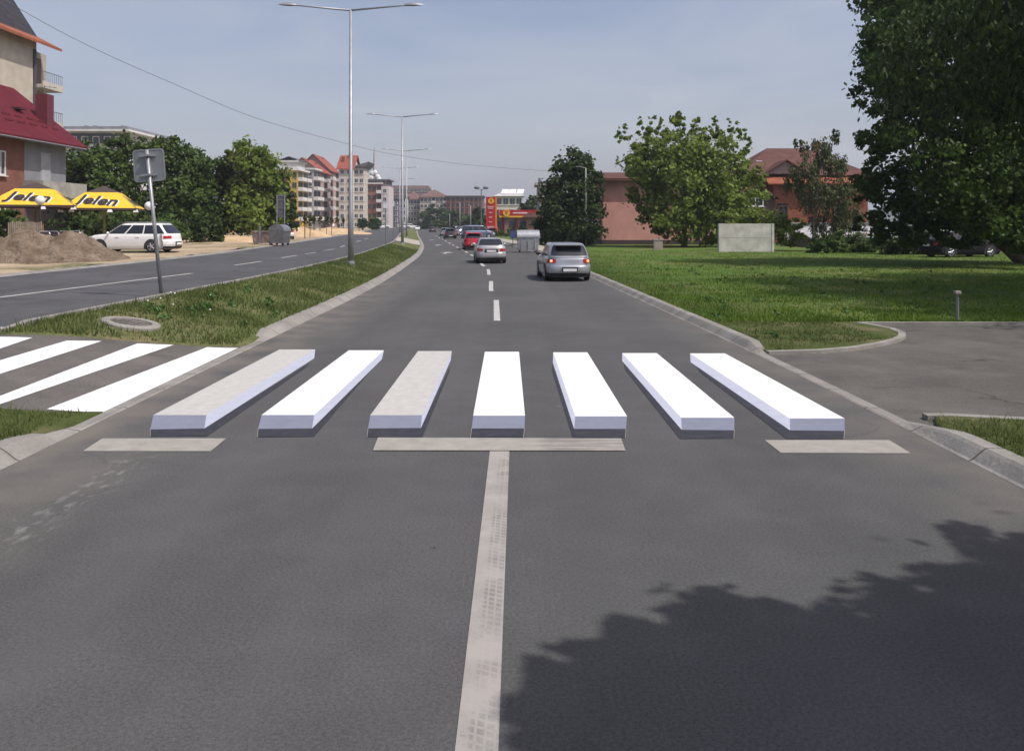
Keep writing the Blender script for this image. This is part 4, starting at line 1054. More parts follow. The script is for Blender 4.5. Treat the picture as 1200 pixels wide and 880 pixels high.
# people by the saplings
def person(lab, loc, hd, top, legs, hair=(.03, .02, .015)):
    root = E('person', lab, 'person', loc, hd)
    me = bpy.data.meshes.new('body')
    V = [(0,0,.95),(0,0,1.15),(0,0,1.40),(0,0,1.52),(0,.01,1.66),(.10,0,.88),(.11,.06,.48),(.11,.02,.06),(.12,.14,.03),(-.10,0,.88),(-.11,-.05,.48),(-.12,-.14,.08),(-.12,-.03,.03),(.19,0,1.40),(.25,-.02,1.12),(.24,.08,.88),(-.19,0,1.40),(-.25,.03,1.12),(-.24,.12,.90)]
    ED = [(0,1),(1,2),(2,3),(3,4),(0,5),(5,6),(6,7),(7,8),(0,9),(9,10),(10,11),(11,12),(2,13),(13,14),(14,15),(2,16),(16,17),(17,18)]
    RD = [.14,.15,.15,.06,.10,.09,.06,.045,.04,.09,.06,.045,.04,.06,.045,.035,.06,.045,.035]
    me.from_pydata(V, ED, []); sv = me.skin_vertices.new() if hasattr(me.skin_vertices, 'new') and len(me.skin_vertices) == 0 else None
    o = bpy.data.objects.new('body', me); COL.objects.link(o); o.parent = root
    md = o.modifiers.new('skin', 'SKIN')
    if len(me.skin_vertices) == 0:
        bpy.context.view_layer.objects.active = o; o.select_set(True)
        try: bpy.ops.mesh.customdata_skin_add()
        except Exception: pass
    for i, r in enumerate(RD): me.skin_vertices[0].data[i].radius = (r, r * .85)
    me.skin_vertices[0].data[0].use_root = True
    s = o.modifiers.new('sub', 'SUBSURF'); s.levels = s.render_levels = 1
    dg = bpy.context.evaluated_depsgraph_get(); nm = bpy.data.meshes.new_from_object(o.evaluated_get(dg))
    o.modifiers.clear(); o.data = nm; nm.materials.clear()
    for m in (mat('skin', (.45, .28, .2), .6), top, legs): nm.materials.append(m)
    for f in nm.polygons:
        c = f.center; f.material_index = 0 if c.z > 1.47 else 1 if c.z > .95 and (abs(c.x) < .22 or c.z > 1.12) else 0 if abs(c.x) > .2 else 2
        f.use_smooth = True
    m = MB(); m.s = True; m.ball((0, -.02, 1.72), (.105, .11, .09), 8, 5); m.build('hair', mat('hair_%d' % int(hair[0] * 1000), hair, .8), root)
    return root
for px, py, lab, tp_, lg in ((386, 272.8, 'person in a dark top walking behind the saplings', mat('dark_red_cloth', (.10, .03, .04), .8), mat('navy_cloth', (.03, .035, .06), .8)), (390.5, 272.5, 'person in a white shirt between the saplings', mat('white_cloth', (.7, .7, .68), .8), mat('navy_cloth', (.03, .035, .06), .8)), (397, 272.2, 'person all in black at the end of the sapling row', mat('black_cloth', (.02, .02, .025), .8), mat('black_cloth', (.02, .02, .025), .8))):
    p = G(px, py); person(lab, (p.x, p.y, p.z), R(60), tp_, lg)
# small yellow excavator behind the sand
YEL = mat('yellow_machine_paint', (.55, .34, .03), .5, 0, .15)
p = W(347, 266, 110); root = E('excavator', 'small yellow excavator working behind the sand heap', 'excavator', (p.x, 110, .45), R(20))
for s in (-1, 1):
    m = MB(); m.prism([(-.8, 0), (-.65, -.0), (.65, 0), (.8, .2), (.65, .4), (-.65, .4), (-.8, .2)], 'y', s * .6 - .15, s * .6 + .15); m.build('track', BLACKP, root)
m = MB(); m.box((-.2, 0, .75), (1.3, 1.1, .55), 0, .9); m.build('body', YEL, root, bevel=.05)
m = MB(); m.box((.05, .25, 1.4), (.8, .6, .85), 0, .88); m.build('cab', GLASS, root)
m = MB(); m.box((.05, .25, 1.86), (.8, .62, .08)); m.build('cab_roof', YEL, root)
m = MB(); m.tube([(.5, -.2, .9), (1.3, -.2, 2.1), (2.0, -.2, 2.0)], [.13, .12, .1], 6); m.build('boom', YEL, root)
m = MB(); m.tube([(2.0, -.2, 2.0), (2.3, -.2, .9)], [.1, .07], 6); m.build('dipper_arm', YEL, root)
m = MB(); m.prism([(2.1, .95), (2.45, .9), (2.4, .5), (2.1, .45)], 'y', -.45, .05); m.build('bucket', GALVD, root)
# earth and sand heaps
def mound(name, lab, c, rx, ry, h, m, seed, n=44):
    b = MB(); b.s = True; rows = []
    for j in range(n + 1):
        row = []
        for i in range(n + 1):
            u, v = 2 * i / n - 1, 2 * j / n - 1; d = math.hypot(u, v)
            d2 = max(d * (1 + .25 * noise.noise(Vector((u * 2, v * 2, seed)))), max(abs(u), abs(v)) ** 3)
            z = h * max(0, 1 - d2 ** 1.25) if d2 < 1 else 0
            z += (h * .16 * noise.fractal(Vector((u * 4, v * 4, seed)), .9, 2.2, 5) if d2 < 1.0 else 0) * min(1, (1 - min(1, d2)) * 4)
            x, y = c[0] + u * rx, c[1] + v * ry
            row.append((x, y, gz(x, y) + .02 + z - (.25 if d2 >= 1 else 0)))
        rows.append(row)
    b.grid(rows); return tag(b.build(name, m), lab, 'heap')
p = W(88, 300, 33.5); mound('earth_mound', 'peaked heap of dug brown earth in front of the white estate car', (p.x - .75, 34.6), 2.05, 2.0, 1.2, M_MOUND, 1.3)
p = W(20, 300, 33); mound('earth_mound', 'lower broad heap of dug earth at the left picture edge', (p.x - .4, 34.5), 2.7, 2.2, 1.25, M_MOUND, 6.1)
p = W(-60, 300, 33); mound('earth_mound', 'heap of dug earth beyond the left picture edge', (p.x, 34.5), 2.5, 2.2, 1.2, M_MOUND, 9.1)
SAND = mat('orange_sand', (.46, .33, .19), .95, var=.2, scale=1.2, bump=.6)
p = W(352, 268, 95); mound('sand_heap', 'orange sand heap in front of the excavator', (p.x, 96), 3.4, 3, 1.15, SAND, 3.3, 26)
p = W(385, 268, 120); mound('sand_heap', 'long low sand heap behind the saplings', (p.x, 121), 6, 3.5, .95, SAND, 4.3, 26)
p = W(270, 274, 72); mound('sand_heap', 'low sandy heap under the thicket left of the containers', (p.x, 71), 4, 2.5, .55, SAND, 7.7, 26)
# ------------------------------------------------------------------ buildings
WPANE = mat('window_glass', (.035, .042, .055), .08, var=.2, spec=.6)
WFRAME = mat('white_window_frame', (.62, .62, .60), .6)
BFRAME = mat('brown_window_frame', (.10, .06, .04), .6)
RECSHADE = mat('recess_shade', (.05, .047, .045), .8)  # flat dark panel colour standing in for shade inside balcony recesses
def brickmat(name, a, b, mortar, sc=3.2):
    t = NT(name)
    br = t.n('ShaderNodeTexBrick'); br.inputs['Scale'].default_value = sc
    br.inputs['Color1'].default_value = (*a, 1); br.inputs['Color2'].default_value = (*b, 1); br.inputs['Mortar'].default_value = (*mortar, 1)
    br.inputs['Mortar Size'].default_value = .015; br.inputs['Brick Width'].default_value = .6; br.inputs['Row Height'].default_value = .2
    sp = t.n('ShaderNodeSeparateXYZ'); t.l(t.tc.outputs['Object'], sp.inputs[0])
    cb = t.n('ShaderNodeCombineXYZ'); t.l(t.math('ADD', sp.outputs[0], sp.outputs[1]), cb.inputs[0]); t.l(sp.outputs[2], cb.inputs[1])
    t.l(cb.outputs[0], br.inputs['Vector'])
    c = t.mix(t.map(t.noise(1.1, 5), .4, .7, 0, .45), br.outputs['Color'], tuple(q * .6 for q in a))
    return t.out(c, .9)
def plaster(name, col, var=.14): return mat(name, tuple(c * .88 for c in col), .9, var=var, scale=1.1, bump=.15, bscale=30)
def tiles(name, col, sc=9, axis=2):
    t = NT(name)
    sp = t.n('ShaderNodeSeparateXYZ'); t.l(t.tc.outputs['Object'], sp.inputs[0])
    r = t.math('FRACT', t.math('MULTIPLY', sp.outputs[2], sc)); q = t.math('FRACT', t.math('MULTIPLY', t.math('ADD', sp.outputs[0], sp.outputs[1]), 3.0))
    c = t.mix(t.map(t.noise(1.2, 5), .3, .7), tuple(x * .72 for x in col), tuple(min(1, x * 1.2) for x in col))
    c = t.mix(t.math('MULTIPLY', t.math('LESS_THAN', r, .2), .5), c, tuple(x * .45 for x in col))
    c = t.mix(t.math('MULTIPLY', t.math('LESS_THAN', q, .10), .35), c, tuple(x * .45 for x in col))
    return t.out(c, .75)
R_ORANGE = tiles('orange_roof_tiles', (.29, .10, .055), 5); R_RED = tiles('red_roof_tiles', (.30, .085, .055), 3)
R_DARK = tiles('dark_brown_roof_tiles', (.12, .055, .045), 5); R_GREY = tiles('grey_roof_sheet', (.16, .15, .16), 1.5)
def redmetal():
    t = NT('red_metal_roof')
    sp = t.n('ShaderNodeSeparateXYZ'); t.l(t.tc.outputs['Object'], sp.inputs[0])
    q = t.math('FRACT', t.math('MULTIPLY', sp.outputs[1], 3.2)); r = t.math('FRACT', t.math('MULTIPLY', sp.outputs[2], 3.2))
    c = t.mix(t.map(t.noise(.8, 5), .3, .7), (.085, .011, .017), (.125, .016, .024))
    c = t.mix(t.math('MULTIPLY', t.math('LESS_THAN', q, .15), .35), c, (.09, .01, .016))
    c = t.mix(t.math('MULTIPLY', t.math('LESS_THAN', r, .12), .3), c, (.10, .01, .018))
    t.b.inputs['Specular IOR Level'].default_value = .25
    return t.out(c, .65)
R_METAL = redmetal()
WIN_CACHE = {}
def win_mesh(w, h, fm, pm=None, sill=True):
    key = (round(w, 2), round(h, 2), fm.name)
    if key not in WIN_CACHE:
        m = MB(); f = min(.09, w * .12)
        for a in (-1, 1): m.box((a * (w / 2 - f / 2), 0, 0), (f, .10, h)); m.box((0, 0, a * (h / 2 - f / 2)), (w - 2 * f, .10, f))
        m.box((0, .0, 0), (f * .7, .08, h - 2 * f))
        m.m = 1; m.box((0, .03, 0), (w - 2 * f, .02, h - 2 * f)); m.m = 0
        if sill: m.box((0, -.05, -h / 2 - .04), (w + .16, .2, .06))
        o = m.build('window', [fm, pm or WPANE]); WIN_CACHE[key] = o.data; bpy.data.objects.remove(o)
    return WIN_CACHE[key]
def window(parent, me, loc, rz=0, name='window'):
    o = bpy.data.objects.new(name, me); COL.objects.link(o); o.parent = parent; o.location = loc; o.rotation_euler.z = rz
    return o
def gable(m, x0, x1, y0, y1, z0, z1, axis='y', ov=.5, th=.18):
    """two roof slopes; the ridge runs along axis"""
    if axis == 'y':
        xm = (x0 + x1) / 2
        for s, xe in ((-1, x0 - ov), (1, x1 + ov)):
            k = (z1 - z0) / (x1 - x0) * 2; ze = z0 - ov * k
            m.prism([(xe, ze), (xe, ze + th), (xm, z1 + th), (xm, z1)] if s < 0 else [(xm, z1), (xm, z1 + th), (xe, ze + th), (xe, ze)], 'y', y0 - ov, y1 + ov)
    else:
        ym = (y0 + y1) / 2
        for s, ye in ((-1, y0 - ov), (1, y1 + ov)):
            k = (z1 - z0) / (y1 - y0) * 2; ze = z0 - ov * k
            m.prism([(ye, ze), (ye, ze + th), (ym, z1 + th), (ym, z1)] if s < 0 else [(ym, z1), (ym, z1 + th), (ye, ze + th), (ye, ze)], 'x', x0 - ov, x1 + ov)
    return m
def hip(m, x0, x1, y0, y1, z0, z1, ov=.5):
    x0 -= ov; x1 += ov; y0 -= ov; y1 += ov; ins = min((y1 - y0) / 2, (x1 - x0) * .35)
    if x1 - x0 > y1 - y0: r = [(x0 + ins, (y0 + y1) / 2, z1), (x1 - ins, (y0 + y1) / 2, z1)]; F_ = [(0, 1, 5, 4), (1, 2, 5), (2, 3, 4, 5), (3, 0, 4), (3, 2, 1, 0)]
    else:
        ins = min((x1 - x0) / 2, (y1 - y0) * .35)
        r = [((x0 + x1) / 2, y0 + ins, z1), ((x0 + x1) / 2, y1 - ins, z1)]; F_ = [(0, 1, 4), (1, 2, 5, 4), (2, 3, 5), (3, 0, 4, 5), (3, 2, 1, 0)]
    return m.add([(x0, y0, z0), (x1, y0, z0), (x1, y1, z0), (x0, y1, z0)] + r, F_)
def block(name, lab, px0, px1, Z, depth, top, wallm, floors, cf, cs, roof=None, roofm=None, rise=3, side_balc=None, front_balc=None, fm=WFRAME, base=0, attic=None, group=None, ww=1.2, wh=1.4, sidewall=None, cat='apartment building', strip=None):
    """storeyed block whose camera side spans px0..px1 at depth Z; cf / cs = window columns on the front and the street side"""
    x0, x1 = (px0 - CX) * Z / F, (px1 - CX) * Z / F; hgt = H - (top - HOR) * Z / F - base; w = x1 - x0
    right = (x0 + x1) / 2 < 0
    root = E(name, lab, cat, ((x0 + x1) / 2, Z, base), 0, group)
    m = MB(); m.bx(-w/2, w/2, 0, depth, -.5, hgt); m.build('wall', wallm, root)
    fh = hgt / floors
    me = win_mesh(ww, wh, fm)
    for r in range(floors):
        z = fh * (r + .55)
        for c in range(cf):
            if front_balc and c in front_balc: continue
            window(root, me, (-w/2 + w * (c + .5) / cf, -.04, z))
        for c in range(cs):
            if side_balc and c in side_balc: continue
            y = depth * (c + .5) / cs
            window(root, me, (w/2 + .04 if right else -w/2 - .04, y, z), R(90) if right else R(-90))
    if side_balc or front_balc:
        bm_ = [plaster('white_balcony', (.66, .64, .61)), RECSHADE]
        def balc(wd):
            m = MB(); m.bx(-wd/2, wd/2, -1.25, 0, -.1, .08); m.bx(-wd/2, wd/2, -1.25, -1.15, .08, .95); m.bx(-wd/2, -wd/2 + .1, -1.15, 0, .08, .95); m.bx(wd/2 - .1, wd/2, -1.15, 0, .08, .95)
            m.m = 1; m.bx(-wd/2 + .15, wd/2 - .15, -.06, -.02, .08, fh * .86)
            o = m.build('balcony', bm_); d = o.data; bpy.data.objects.remove(o); return d
        if side_balc:
            d = balc(depth / cs * .9)
            for r in range(1, floors):
                for c in side_balc: window(root, d, (w/2 if right else -w/2, depth * (c + .5) / cs, fh * r), R(90) if right else R(-90), 'balcony')
        if front_balc:
            d = balc(w / cf * .95)
            for r in range(1, floors):
                for c in front_balc: window(root, d, (-w/2 + w * (c + .5) / cf, 0, fh * r), 0, 'balcony')
    if roof == 'flat':
        m = MB(); m.bx(-w/2 - .5, w/2 + .5, -.5, depth + .5, hgt, hgt + .5); m.build('roof', roofm, root)
    elif roof == 'gable_y':
        m = MB(); gable(m, -w/2, w/2, 0, depth, hgt, hgt + rise, 'y', .7); m.build('roof', roofm, root)
        m = MB(); m.prism([(-w/2, hgt), (w/2, hgt), (0, hgt + rise - .05)], 'y', .02, .3); m.build('gable_wall', wallm, root)
    elif roof == 'gable_x':
        m = MB(); gable(m, -w/2, w/2, 0, depth, hgt, hgt + rise, 'x', .7); m.build('roof', roofm, root)
        m = MB(); m.prism([(0, hgt), (depth, hgt), (depth/2, hgt + rise - .05)], 'x', w/2 - .3 if right else -w/2, w/2 if right else -w/2 + .3); m.build('gable_wall', wallm, root)
    elif roof == 'hip':
        m = MB(); hip(m, -w/2, w/2, 0, depth, hgt, hgt + rise, .7); m.build('roof', roofm, root)
    elif roof == 'mansard':
        m = MB(); i = 1.6
        m.add([(-w/2-.4,-.4,hgt),(w/2+.4,-.4,hgt),(w/2+.4,depth+.4,hgt),(-w/2-.4,depth+.4,hgt),(-w/2+i,i,hgt+rise),(w/2-i,i,hgt+rise),(w/2-i,depth-i,hgt+rise),(-w/2+i,depth-i,hgt+rise)],[(3,2,1,0),(0,1,5,4),(1,2,6,5),(2,3,7,6),(3,0,4,7),(4,5,6,7)])
        m.build('roof', roofm, root)
        me2 = win_mesh(1.1, 1.2, fm)
        for c in range(cf):
            m = MB(); m.box((-w/2 + w * (c + .5) / cf, .75, hgt + rise * .5), (1.6, 1.4, 1.7)); m.build('dormer', roofm, root)
            window(root, me2, (-w/2 + w * (c + .5) / cf, .02, hgt + rise * .5))
    return root
def chimneys(root, spots, hh, m=None):
    for x, y, z in spots:
        b = MB(); b.bx(x - .35, x + .35, y - .35, y + .35, z, z + hh); b.bx(x - .45, x + .45, y - .45, y + .45, z + hh, z + hh + .12); b.build('chimney', m or BRK, root)
BRK = brickmat('red_brick', (.19, .07, .048), (.24, .095, .066), (.24, .20, .18))
BRKO = brickmat('orange_brick', (.27, .08, .048), (.32, .11, .065), (.27, .16, .12))
BRKF = brickmat('far_red_brick', (.28, .12, .092), (.33, .145, .115), (.28, .17, .15), 1.2)
ga = 'apartment blocks along the far carriageway'
# the row on the left, nearest first
r_ = block('apartment_block', 'yellow apartment block with white balconies, nearest of the row', 325, 349, 240, 12, 200, plaster('yellow_plaster', (.55, .40, .07)), 6, 3, 2, 'flat', plaster('white_fascia', (.70, .69, .67)), side_balc=(0, 1), fm=BFRAME, group=ga)
m = MB(); hg = H + 62 * .24; m.bx(-2.9, -.2, -.12, .02, 0, hg - 1); m.build('brown_panel', plaster('brown_plaster', (.13, .085, .06)), r_)
m = MB(); m.bx(-2.2, 2.4, 1, 10, hg + .5, hg + 2.4); m.bx(-2.6, 2.9, .6, 10.5, hg + 2.4, hg + 2.9); m.build('attic_storey', [plaster('attic_plaster', (.60, .58, .56))], r_)
m = MB(); gable(m, -2.8, 3, 1, 11, hg + 2.9, hg + 3.9, 'y', .2); m.build('roof', R_GREY, r_)
block('apartment_block', 'grey-balconied apartment block right beside the yellow one', 351, 367.5, 254, 9, 199, plaster('pale_grey_plaster', (.40, .39, .40)), 6, 2, 2, 'flat', plaster('white_fascia2', (.68, .67, .65)), side_balc=(0, 1), group=ga)
r_ = block('apartment_block', 'pink-walled apartment block under a long red roof', 333, 375.5, 268, 15, 201, plaster('pink_plaster', (.50, .34, .30)), 6, 6, 3, 'gable_y', R_RED, 4.2, side_balc=(1,), group=ga)
chimneys(r_, [(1, 3, 20.5), (-1, 7, 21), (1.5, 11, 20)], 1.6)
r_ = block('apartment_block', 'salmon apartment block with stacked loggias, between the pink one and the cream tower', 348, 386, 290, 16, 199, plaster('salmon_plaster', (.46, .29, .24)), 6, 6, 3, 'gable_y', R_RED, 5.2, side_balc=(0, 2), group=ga)
chimneys(r_, [(-1, 3, 23.5), (1, 9, 23)], 1.8)
r_ = block('apartment_block', 'cream apartment tower with a red roof, cut by the nearest lamp post', 397, 413, 265, 12, 197, plaster('cream_plaster', (.60, .54, .46)), 7, 2, 2, 'gable_x', R_RED, 4.2, group=ga)
chimneys(r_, [(-1.3, 3, 21), (.4, 5, 22), (1.6, 7, 21)], 1.6)
r_ = block('apartment_block', 'cream apartment tower with grey roof wing right of the nearest lamp post', 414.5, 426.5, 268, 10, 197, plaster('cream_plaster2', (.58, .53, .46)), 7, 2, 2, 'flat', R_GREY, group=ga)
m = MB(); m.add([(-2.2,-1,19.6),(2.4,-1,19.8),(2.4,11,19.8),(-2.2,11,19.6),(3.2,-1,21.3),(3.2,11,21.3)],[(0,1,4),(3,5,2),(0,4,5,3),(1,2,5,4),(0,3,2,1)]); m.build('roof_wing', R_GREY, r_)
r_ = block('apartment_block', 'brick apartment block with rounded balconies and a telecom spire', 430, 447, 275, 12, 216, BRKF, 5, 3, 3, 'flat', plaster('pale_fascia', (.56, .53, .50)), front_balc=(2,), fm=BFRAME, group=ga)
m = MB(); m.bx(2.4, 4.7, -.6, 11, -.5, 13.9); m.build('pale_wing', plaster('pale_pink_plaster', (.60, .53, .52)), r_)
m = MB(); m.bx(-2.2, 4.2, .5, 11, 13.6, 15.8); m.bx(-2.6, 4.9, .1, 11.5, 15.8, 16.2); m.build('attic_storey', R_GREY, r_)
for i in range(5): window(r_, win_mesh(1.2, 1.4, WFRAME), (3.5, -.65, 1.6 + 2.7 * i))
p = W(439.5, 205, 285); root = E('telecom_spire', 'tapering telecom spire with white dishes above the brick apartment block', 'antenna mast', (p.x, 284, 16.2))
m = MB(); m.tube([(0, 0, 0), (0, 0, 3.2), (0, 0, 9.2), (0, 0, 12)], [.8, .6, .35, .05], 8); m.build('mast', mat('mast_grey', (.42, .40, .42), .6), root)
for dx, z in ((-1.1, .9), (1.1, 1.2), (.2, 2.6), (-.7, 2.3), (1.5, .4)):
    m = MB(); m.s = True; m.ball((dx, -.7, z), (.85, .35, .85), 10, 6); m.build('dish', mat('dish_white', (.72, .72, .72), .5), root)
block('glass_block', 'dark grey glazed block at the bend behind the thin sign posts', 449.5, 464, 300, 14, 233.5, plaster('slate_cladding', (.10, .105, .12)), 5, 3, 2, 'flat', R_GREY, cat='office building')
gf = 'buildings closing the far end of the road'
block('far_block', 'white apartment block just right of the dark glazed one', 464, 475, 340, 12, 231, plaster('white_plaster', (.60, .60, .57)), 5, 3, 2, 'flat', R_GREY, group=gf)
block('far_block', 'long dull grey block with a mansard roof behind the street trees', 455, 505, 390, 14, 229, plaster('dull_grey_plaster', (.30, .27, .27)), 5, 11, 2, 'mansard', tiles('far_brown_roof', (.17, .12, .115), 1), 4.5, group=gf)
block('far_block', 'brownish gabled block between the grey mansard block and the balconied one', 474, 492, 350, 12, 234, plaster('brownish_plaster', (.36, .31, .27)), 5, 5, 2, 'hip', tiles('far_brown_roof2', (.19, .11, .10), 1), 3.5, group=gf)
block('far_block', 'beige block with white balconies behind the tallest far street tree', 492, 524, 345, 14, 231, plaster('beige_plaster', (.50, .46, .37)), 5, 7, 2, 'hip', tiles('far_brown_roof3', (.18, .11, .095), 1), 3.2, front_balc=(3, 6), group=gf)
block('far_block', 'brick-red apartment block left of the red price pylon', 523, 566, 330, 14, 231, BRKF, 6, 8, 2, 'flat', tiles('far_dark_roof', (.12, .10, .10), 1), fm=BFRAME, group=gf)
r_ = block('far_block', 'cream building with white roof panels behind the station canopy', 581, 612, 230, 12, 230, plaster('cream_plaster3', (.64, .57, .49)), 3, 4, 2, 'hip', plaster('light_roof', (.52, .51, .50)), 2.0, ww=1.5, wh=1.9, group=gf)
m = MB()
for i in range(3): m.add([(-2.2 + 2.1 * i, .3, 9.9), (-.4 + 2.1 * i, .3, 9.9), (-.0 + 2.1 * i, 3.2, 11.2), (-1.8 + 2.1 * i, 3.2, 11.2), (-2.2 + 2.1 * i, .3, 10.0), (-.4 + 2.1 * i, .3, 10.0), (-.0 + 2.1 * i, 3.2, 11.3), (-1.8 + 2.1 * i, 3.2, 11.3)], [(3,2,1,0),(4,5,6,7),(0,1,5,4),(1,2,6,5),(2,3,7,6),(3,0,4,7)])
m.build('roof_panels', plaster('white_panels', (.8, .8, .8)), r_)
r_ = block('far_block', 'narrow brown building with a tall chimney behind the dark tree', 631, 656, 150, 10, 217, plaster('ochre_brown_plaster', (.25, .17, .085)), 3, 2, 2, 'flat', plaster('light_coping', (.5, .48, .46)), group=gf)
m = MB(); m.tube([(-1.7, -.4, 3), (-1.7, -.4, 9.9)], .22, 8); m.build('flue', GALVD, r_)
# yellow gabled house peeping out of the thicket
block('gabled_house', 'yellow gabled house peeping out above the thicket', 262, 282, 130, 9, 190, plaster('ochre_plaster', (.50, .36, .12)), 3, 2, 2, 'gable_y', R_DARK, 1.4, base=.42, cat='house')
# white modern building
r_ = block('modern_building', 'white modern building with flat overhanging roof above the thicket', 40, 146, 110, 12, 153, plaster('modern_white', (.62, .62, .61)), 4, 8, 2, None, base=.42, cat='building', ww=.9, wh=1.5)
m = MB(); hh = H + 109 * .11 - .42; m.bx(-7.0, 6.6, -.9, 12.5, hh + .02, hh + .42); m.build('roof_slab', plaster('fascia_grey', (.25, .25, .27)), r_)
m = MB(); m.bx(-7.0, 6.8, -1.1, 12.7, hh - .2, hh + .02); m.build('eave', plaster('white_eave', (.72, .72, .72)), r_)
m = MB(); m.bx(-6, 5.4, -.08, -.02, hh - 1.7, hh - .4); m.build('window_band', WPANE, r_)
for dx in (-.6, .6, 4.3):
    m = MB(); m.tube([(dx, 3, hh + .4), (dx, 3, hh + .95)], .3, 8); m.build('roof_vent', GALV, r_)
# house with the red metal roof: facade faces the road
hx = -31.0; zb0 = .42
root = E('red_roofed_house', 'two-storey brick and grey house with a dark red metal roof', 'house', (hx, 52, zb0))
m = MB(); m.bx(-8.5, 0, -9, 7.2, -.3, 7.35); m.build('wall', BRK, root)
m = MB(); m.bx(-.3, .03, 2.2, 7.22, 3.4, 7.3); m.build('grey_wall_panel', plaster('grey_render', (.26, .265, .27)), root)
m = MB(); m.bx(-.3, .02, 2.25, 7.21, -.3, 3.2); m.build('ground_floor_panel', plaster('dark_render', (.12, .10, .09)), root)
m = MB(); gable(m, -8.6, .1, -9, 7.5, 7.45, 10.95, 'y', .85, .14); m.build('roof', R_METAL, root)
m = MB(); m.prism([(-8.5, 7.35), (0, 7.35), (-4.25, 10.75)], 'y', 6.9, 7.2); m.build('gable_wall', BRK, root)
def zroof(x): return 10.95 + .14 - abs(x + 4.25) * 3.5 / 4.35
ch = MB(); ch.bx(-1.45, -.65, 6.1, 6.95, 7.6, 10.35); c_ = ch.build('chimney', mat('dark_red_sheet', (.12, .02, .03), .6), root)
m = MB(); m.tube([(-1.05, 6.5, 10.3), (-1.05, 6.5, 11.0)], .025, 6); m.tube([(-1.55, 6.15, 10.9), (-.45, 6.95, 10.9)], .02, 5)
for i in range(5): m.tube([(-1.45 + .22 * i - .2, 6.22 + .16 * i + .25, 10.9), (-1.45 + .22 * i + .2, 6.22 + .16 * i - .25, 10.9)], .012, 5)
m.build('antenna', GALVD, c_)
m = MB()
m.box((-1.7, 4.3, zroof(-1.7) + .06), (.9, .8, .14)); m.build('roof_hatch', mat('dark_roof_hatch', (.06, .02, .025), .6), root)
m = MB()
for i in range(9):
    for k in range(2):
        x = -.35 - .55 * k; y = -4.2 + 1.35 * i + .6 * k
        m.box((x, y, zroof(x) + .06), (.07, .75, .10))
m.build('snow_guards', mat('roof_guards', (.12, .015, .02), .6), root)
m = MB(); m.tube([(.98, -9.6, 6.72), (.98, 8.2, 6.72)], .07, 6); m.build('gutter', GALVD, root)
m = MB(); m.bx(.02, .08, 4.0, 5.2, 3.5, 6.2); m.bx(.08, .12, 4.08, 5.12, 3.55, 5.2); m.build('balcony_door', plaster('door_panel', (.40, .41, .42)), root)
m = MB(); m.bx(-.2, 1.3, 2.1, 7.6, 3.2, 3.4); m.bx(1.2, 1.3, 2.1, 7.6, 3.4, 4.25); m.bx(0, 1.2, 2.1, 2.2, 3.4, 4.25); m.bx(0, 1.2, 7.5, 7.6, 3.4, 4.25); m.build('balcony', plaster('stained_balcony', (.34, .335, .29), .3), root)
wm = win_mesh(1.0, 1.5, WFRAME)
for y in (-.35, -4, -7): window(root, wm, (.03, y, 5.2), R(90))
for y in (-.4, -4): window(root, wm, (.03, y, 1.8), R(90))
# beige tall building behind
root = E('beige_building', 'tall beige building with orange eaves and dark gable at the upper left', 'apartment building', (-37, 50, .42))
m = MB(); m.bx(-11, 0, -12, 16.4, -.3, 15.7); m.build('wall', plaster('beige_wall', (.52, .46, .37)), root)
m = MB(); m.bx(-11, -.9, 16.4, 19.4, -.3, 15.2); m.build('wall', plaster('beige_wall2', (.46, .41, .33)), root)
m = MB(); gable(m, -11, 0, -12, 17.3, 15.75, 18.6, 'y', 1.0, .2); m.build('eave_roof', R_ORANGE, root)
m = MB(); gable(m, -9.8, -1.2, -12, 17.0, 16.9, 23.6, 'y', .7, .25); m.build('roof', tiles('charcoal_roof', (.045, .043, .05), 2), root)
m = MB(); m.prism([(-9.8, 16.9), (-1.2, 16.9), (-5.5, 23.5)], 'y', 16.4, 16.9); m.build('gable_wall', mat('dark_timber', (.05, .04, .035), .8), root)
m = MB(); m.tube([(.10, 16.0, 0), (.10, 16.0, 15)], .12, 8); m.build('downpipe', mat('dark_pipe', (.06, .06, .075), .6), root)
for i in range(5):
    z = .3 + 3.0 * i
    f = MB(); f.bx(-.9, .5, 16.45, 19.4, z - .18, z + .1); f.bx(.42, .5, 16.45, 19.4, z + .1, z + .35); o = f.build('balcony', plaster('beige_slab', (.55, .50, .42)), root)
    f = MB()
    for k in range(11): f.tube([(.46, 16.5 + .28 * k, z + .3), (.46, 16.5 + .28 * k, z + 1.1)], .02, 4)
    f.tube([(.46, 16.45, z + 1.1), (.46, 19.4, z + 1.1)], .03, 5); f.build('railing', GALVD, o)
    f = MB(); f.bx(-.88, -.84, 17.0, 18.6, z + .12, z + 2.4); f.build('balcony_door', mat('brown_door', (.13, .085, .06), .6), root)
# pink building
Z = 76; x0, x1 = W(706, 0, Z).x, W(835, 0, Z).x
root = E('pink_building', 'low windowless pink building with dark plinth and eave', 'building', ((x0 + x1) / 2, Z, .05)); w = x1 - x0
m = MB(); m.bx(-w/2, w/2, 0, 9, .42, 5.65); m.build('wall', plaster('dusty_pink_plaster', (.66, .335, .29), .1), root)
m = MB(); m.bx(-w/2 - .03, w/2 + .03, -.03, 9.03, -.3, .42); m.build('plinth', plaster('dark_plinth', (.07, .045, .045)), root)
m = MB(); m.bx(-w/2 - .75, w/2 + .75, -.6, 9.6, 5.66, 5.86); gable(m, -w/2, w/2, .0, 9, 5.88, 6.6, 'x', .5, .1); m.build('roof', R_DARK, root)
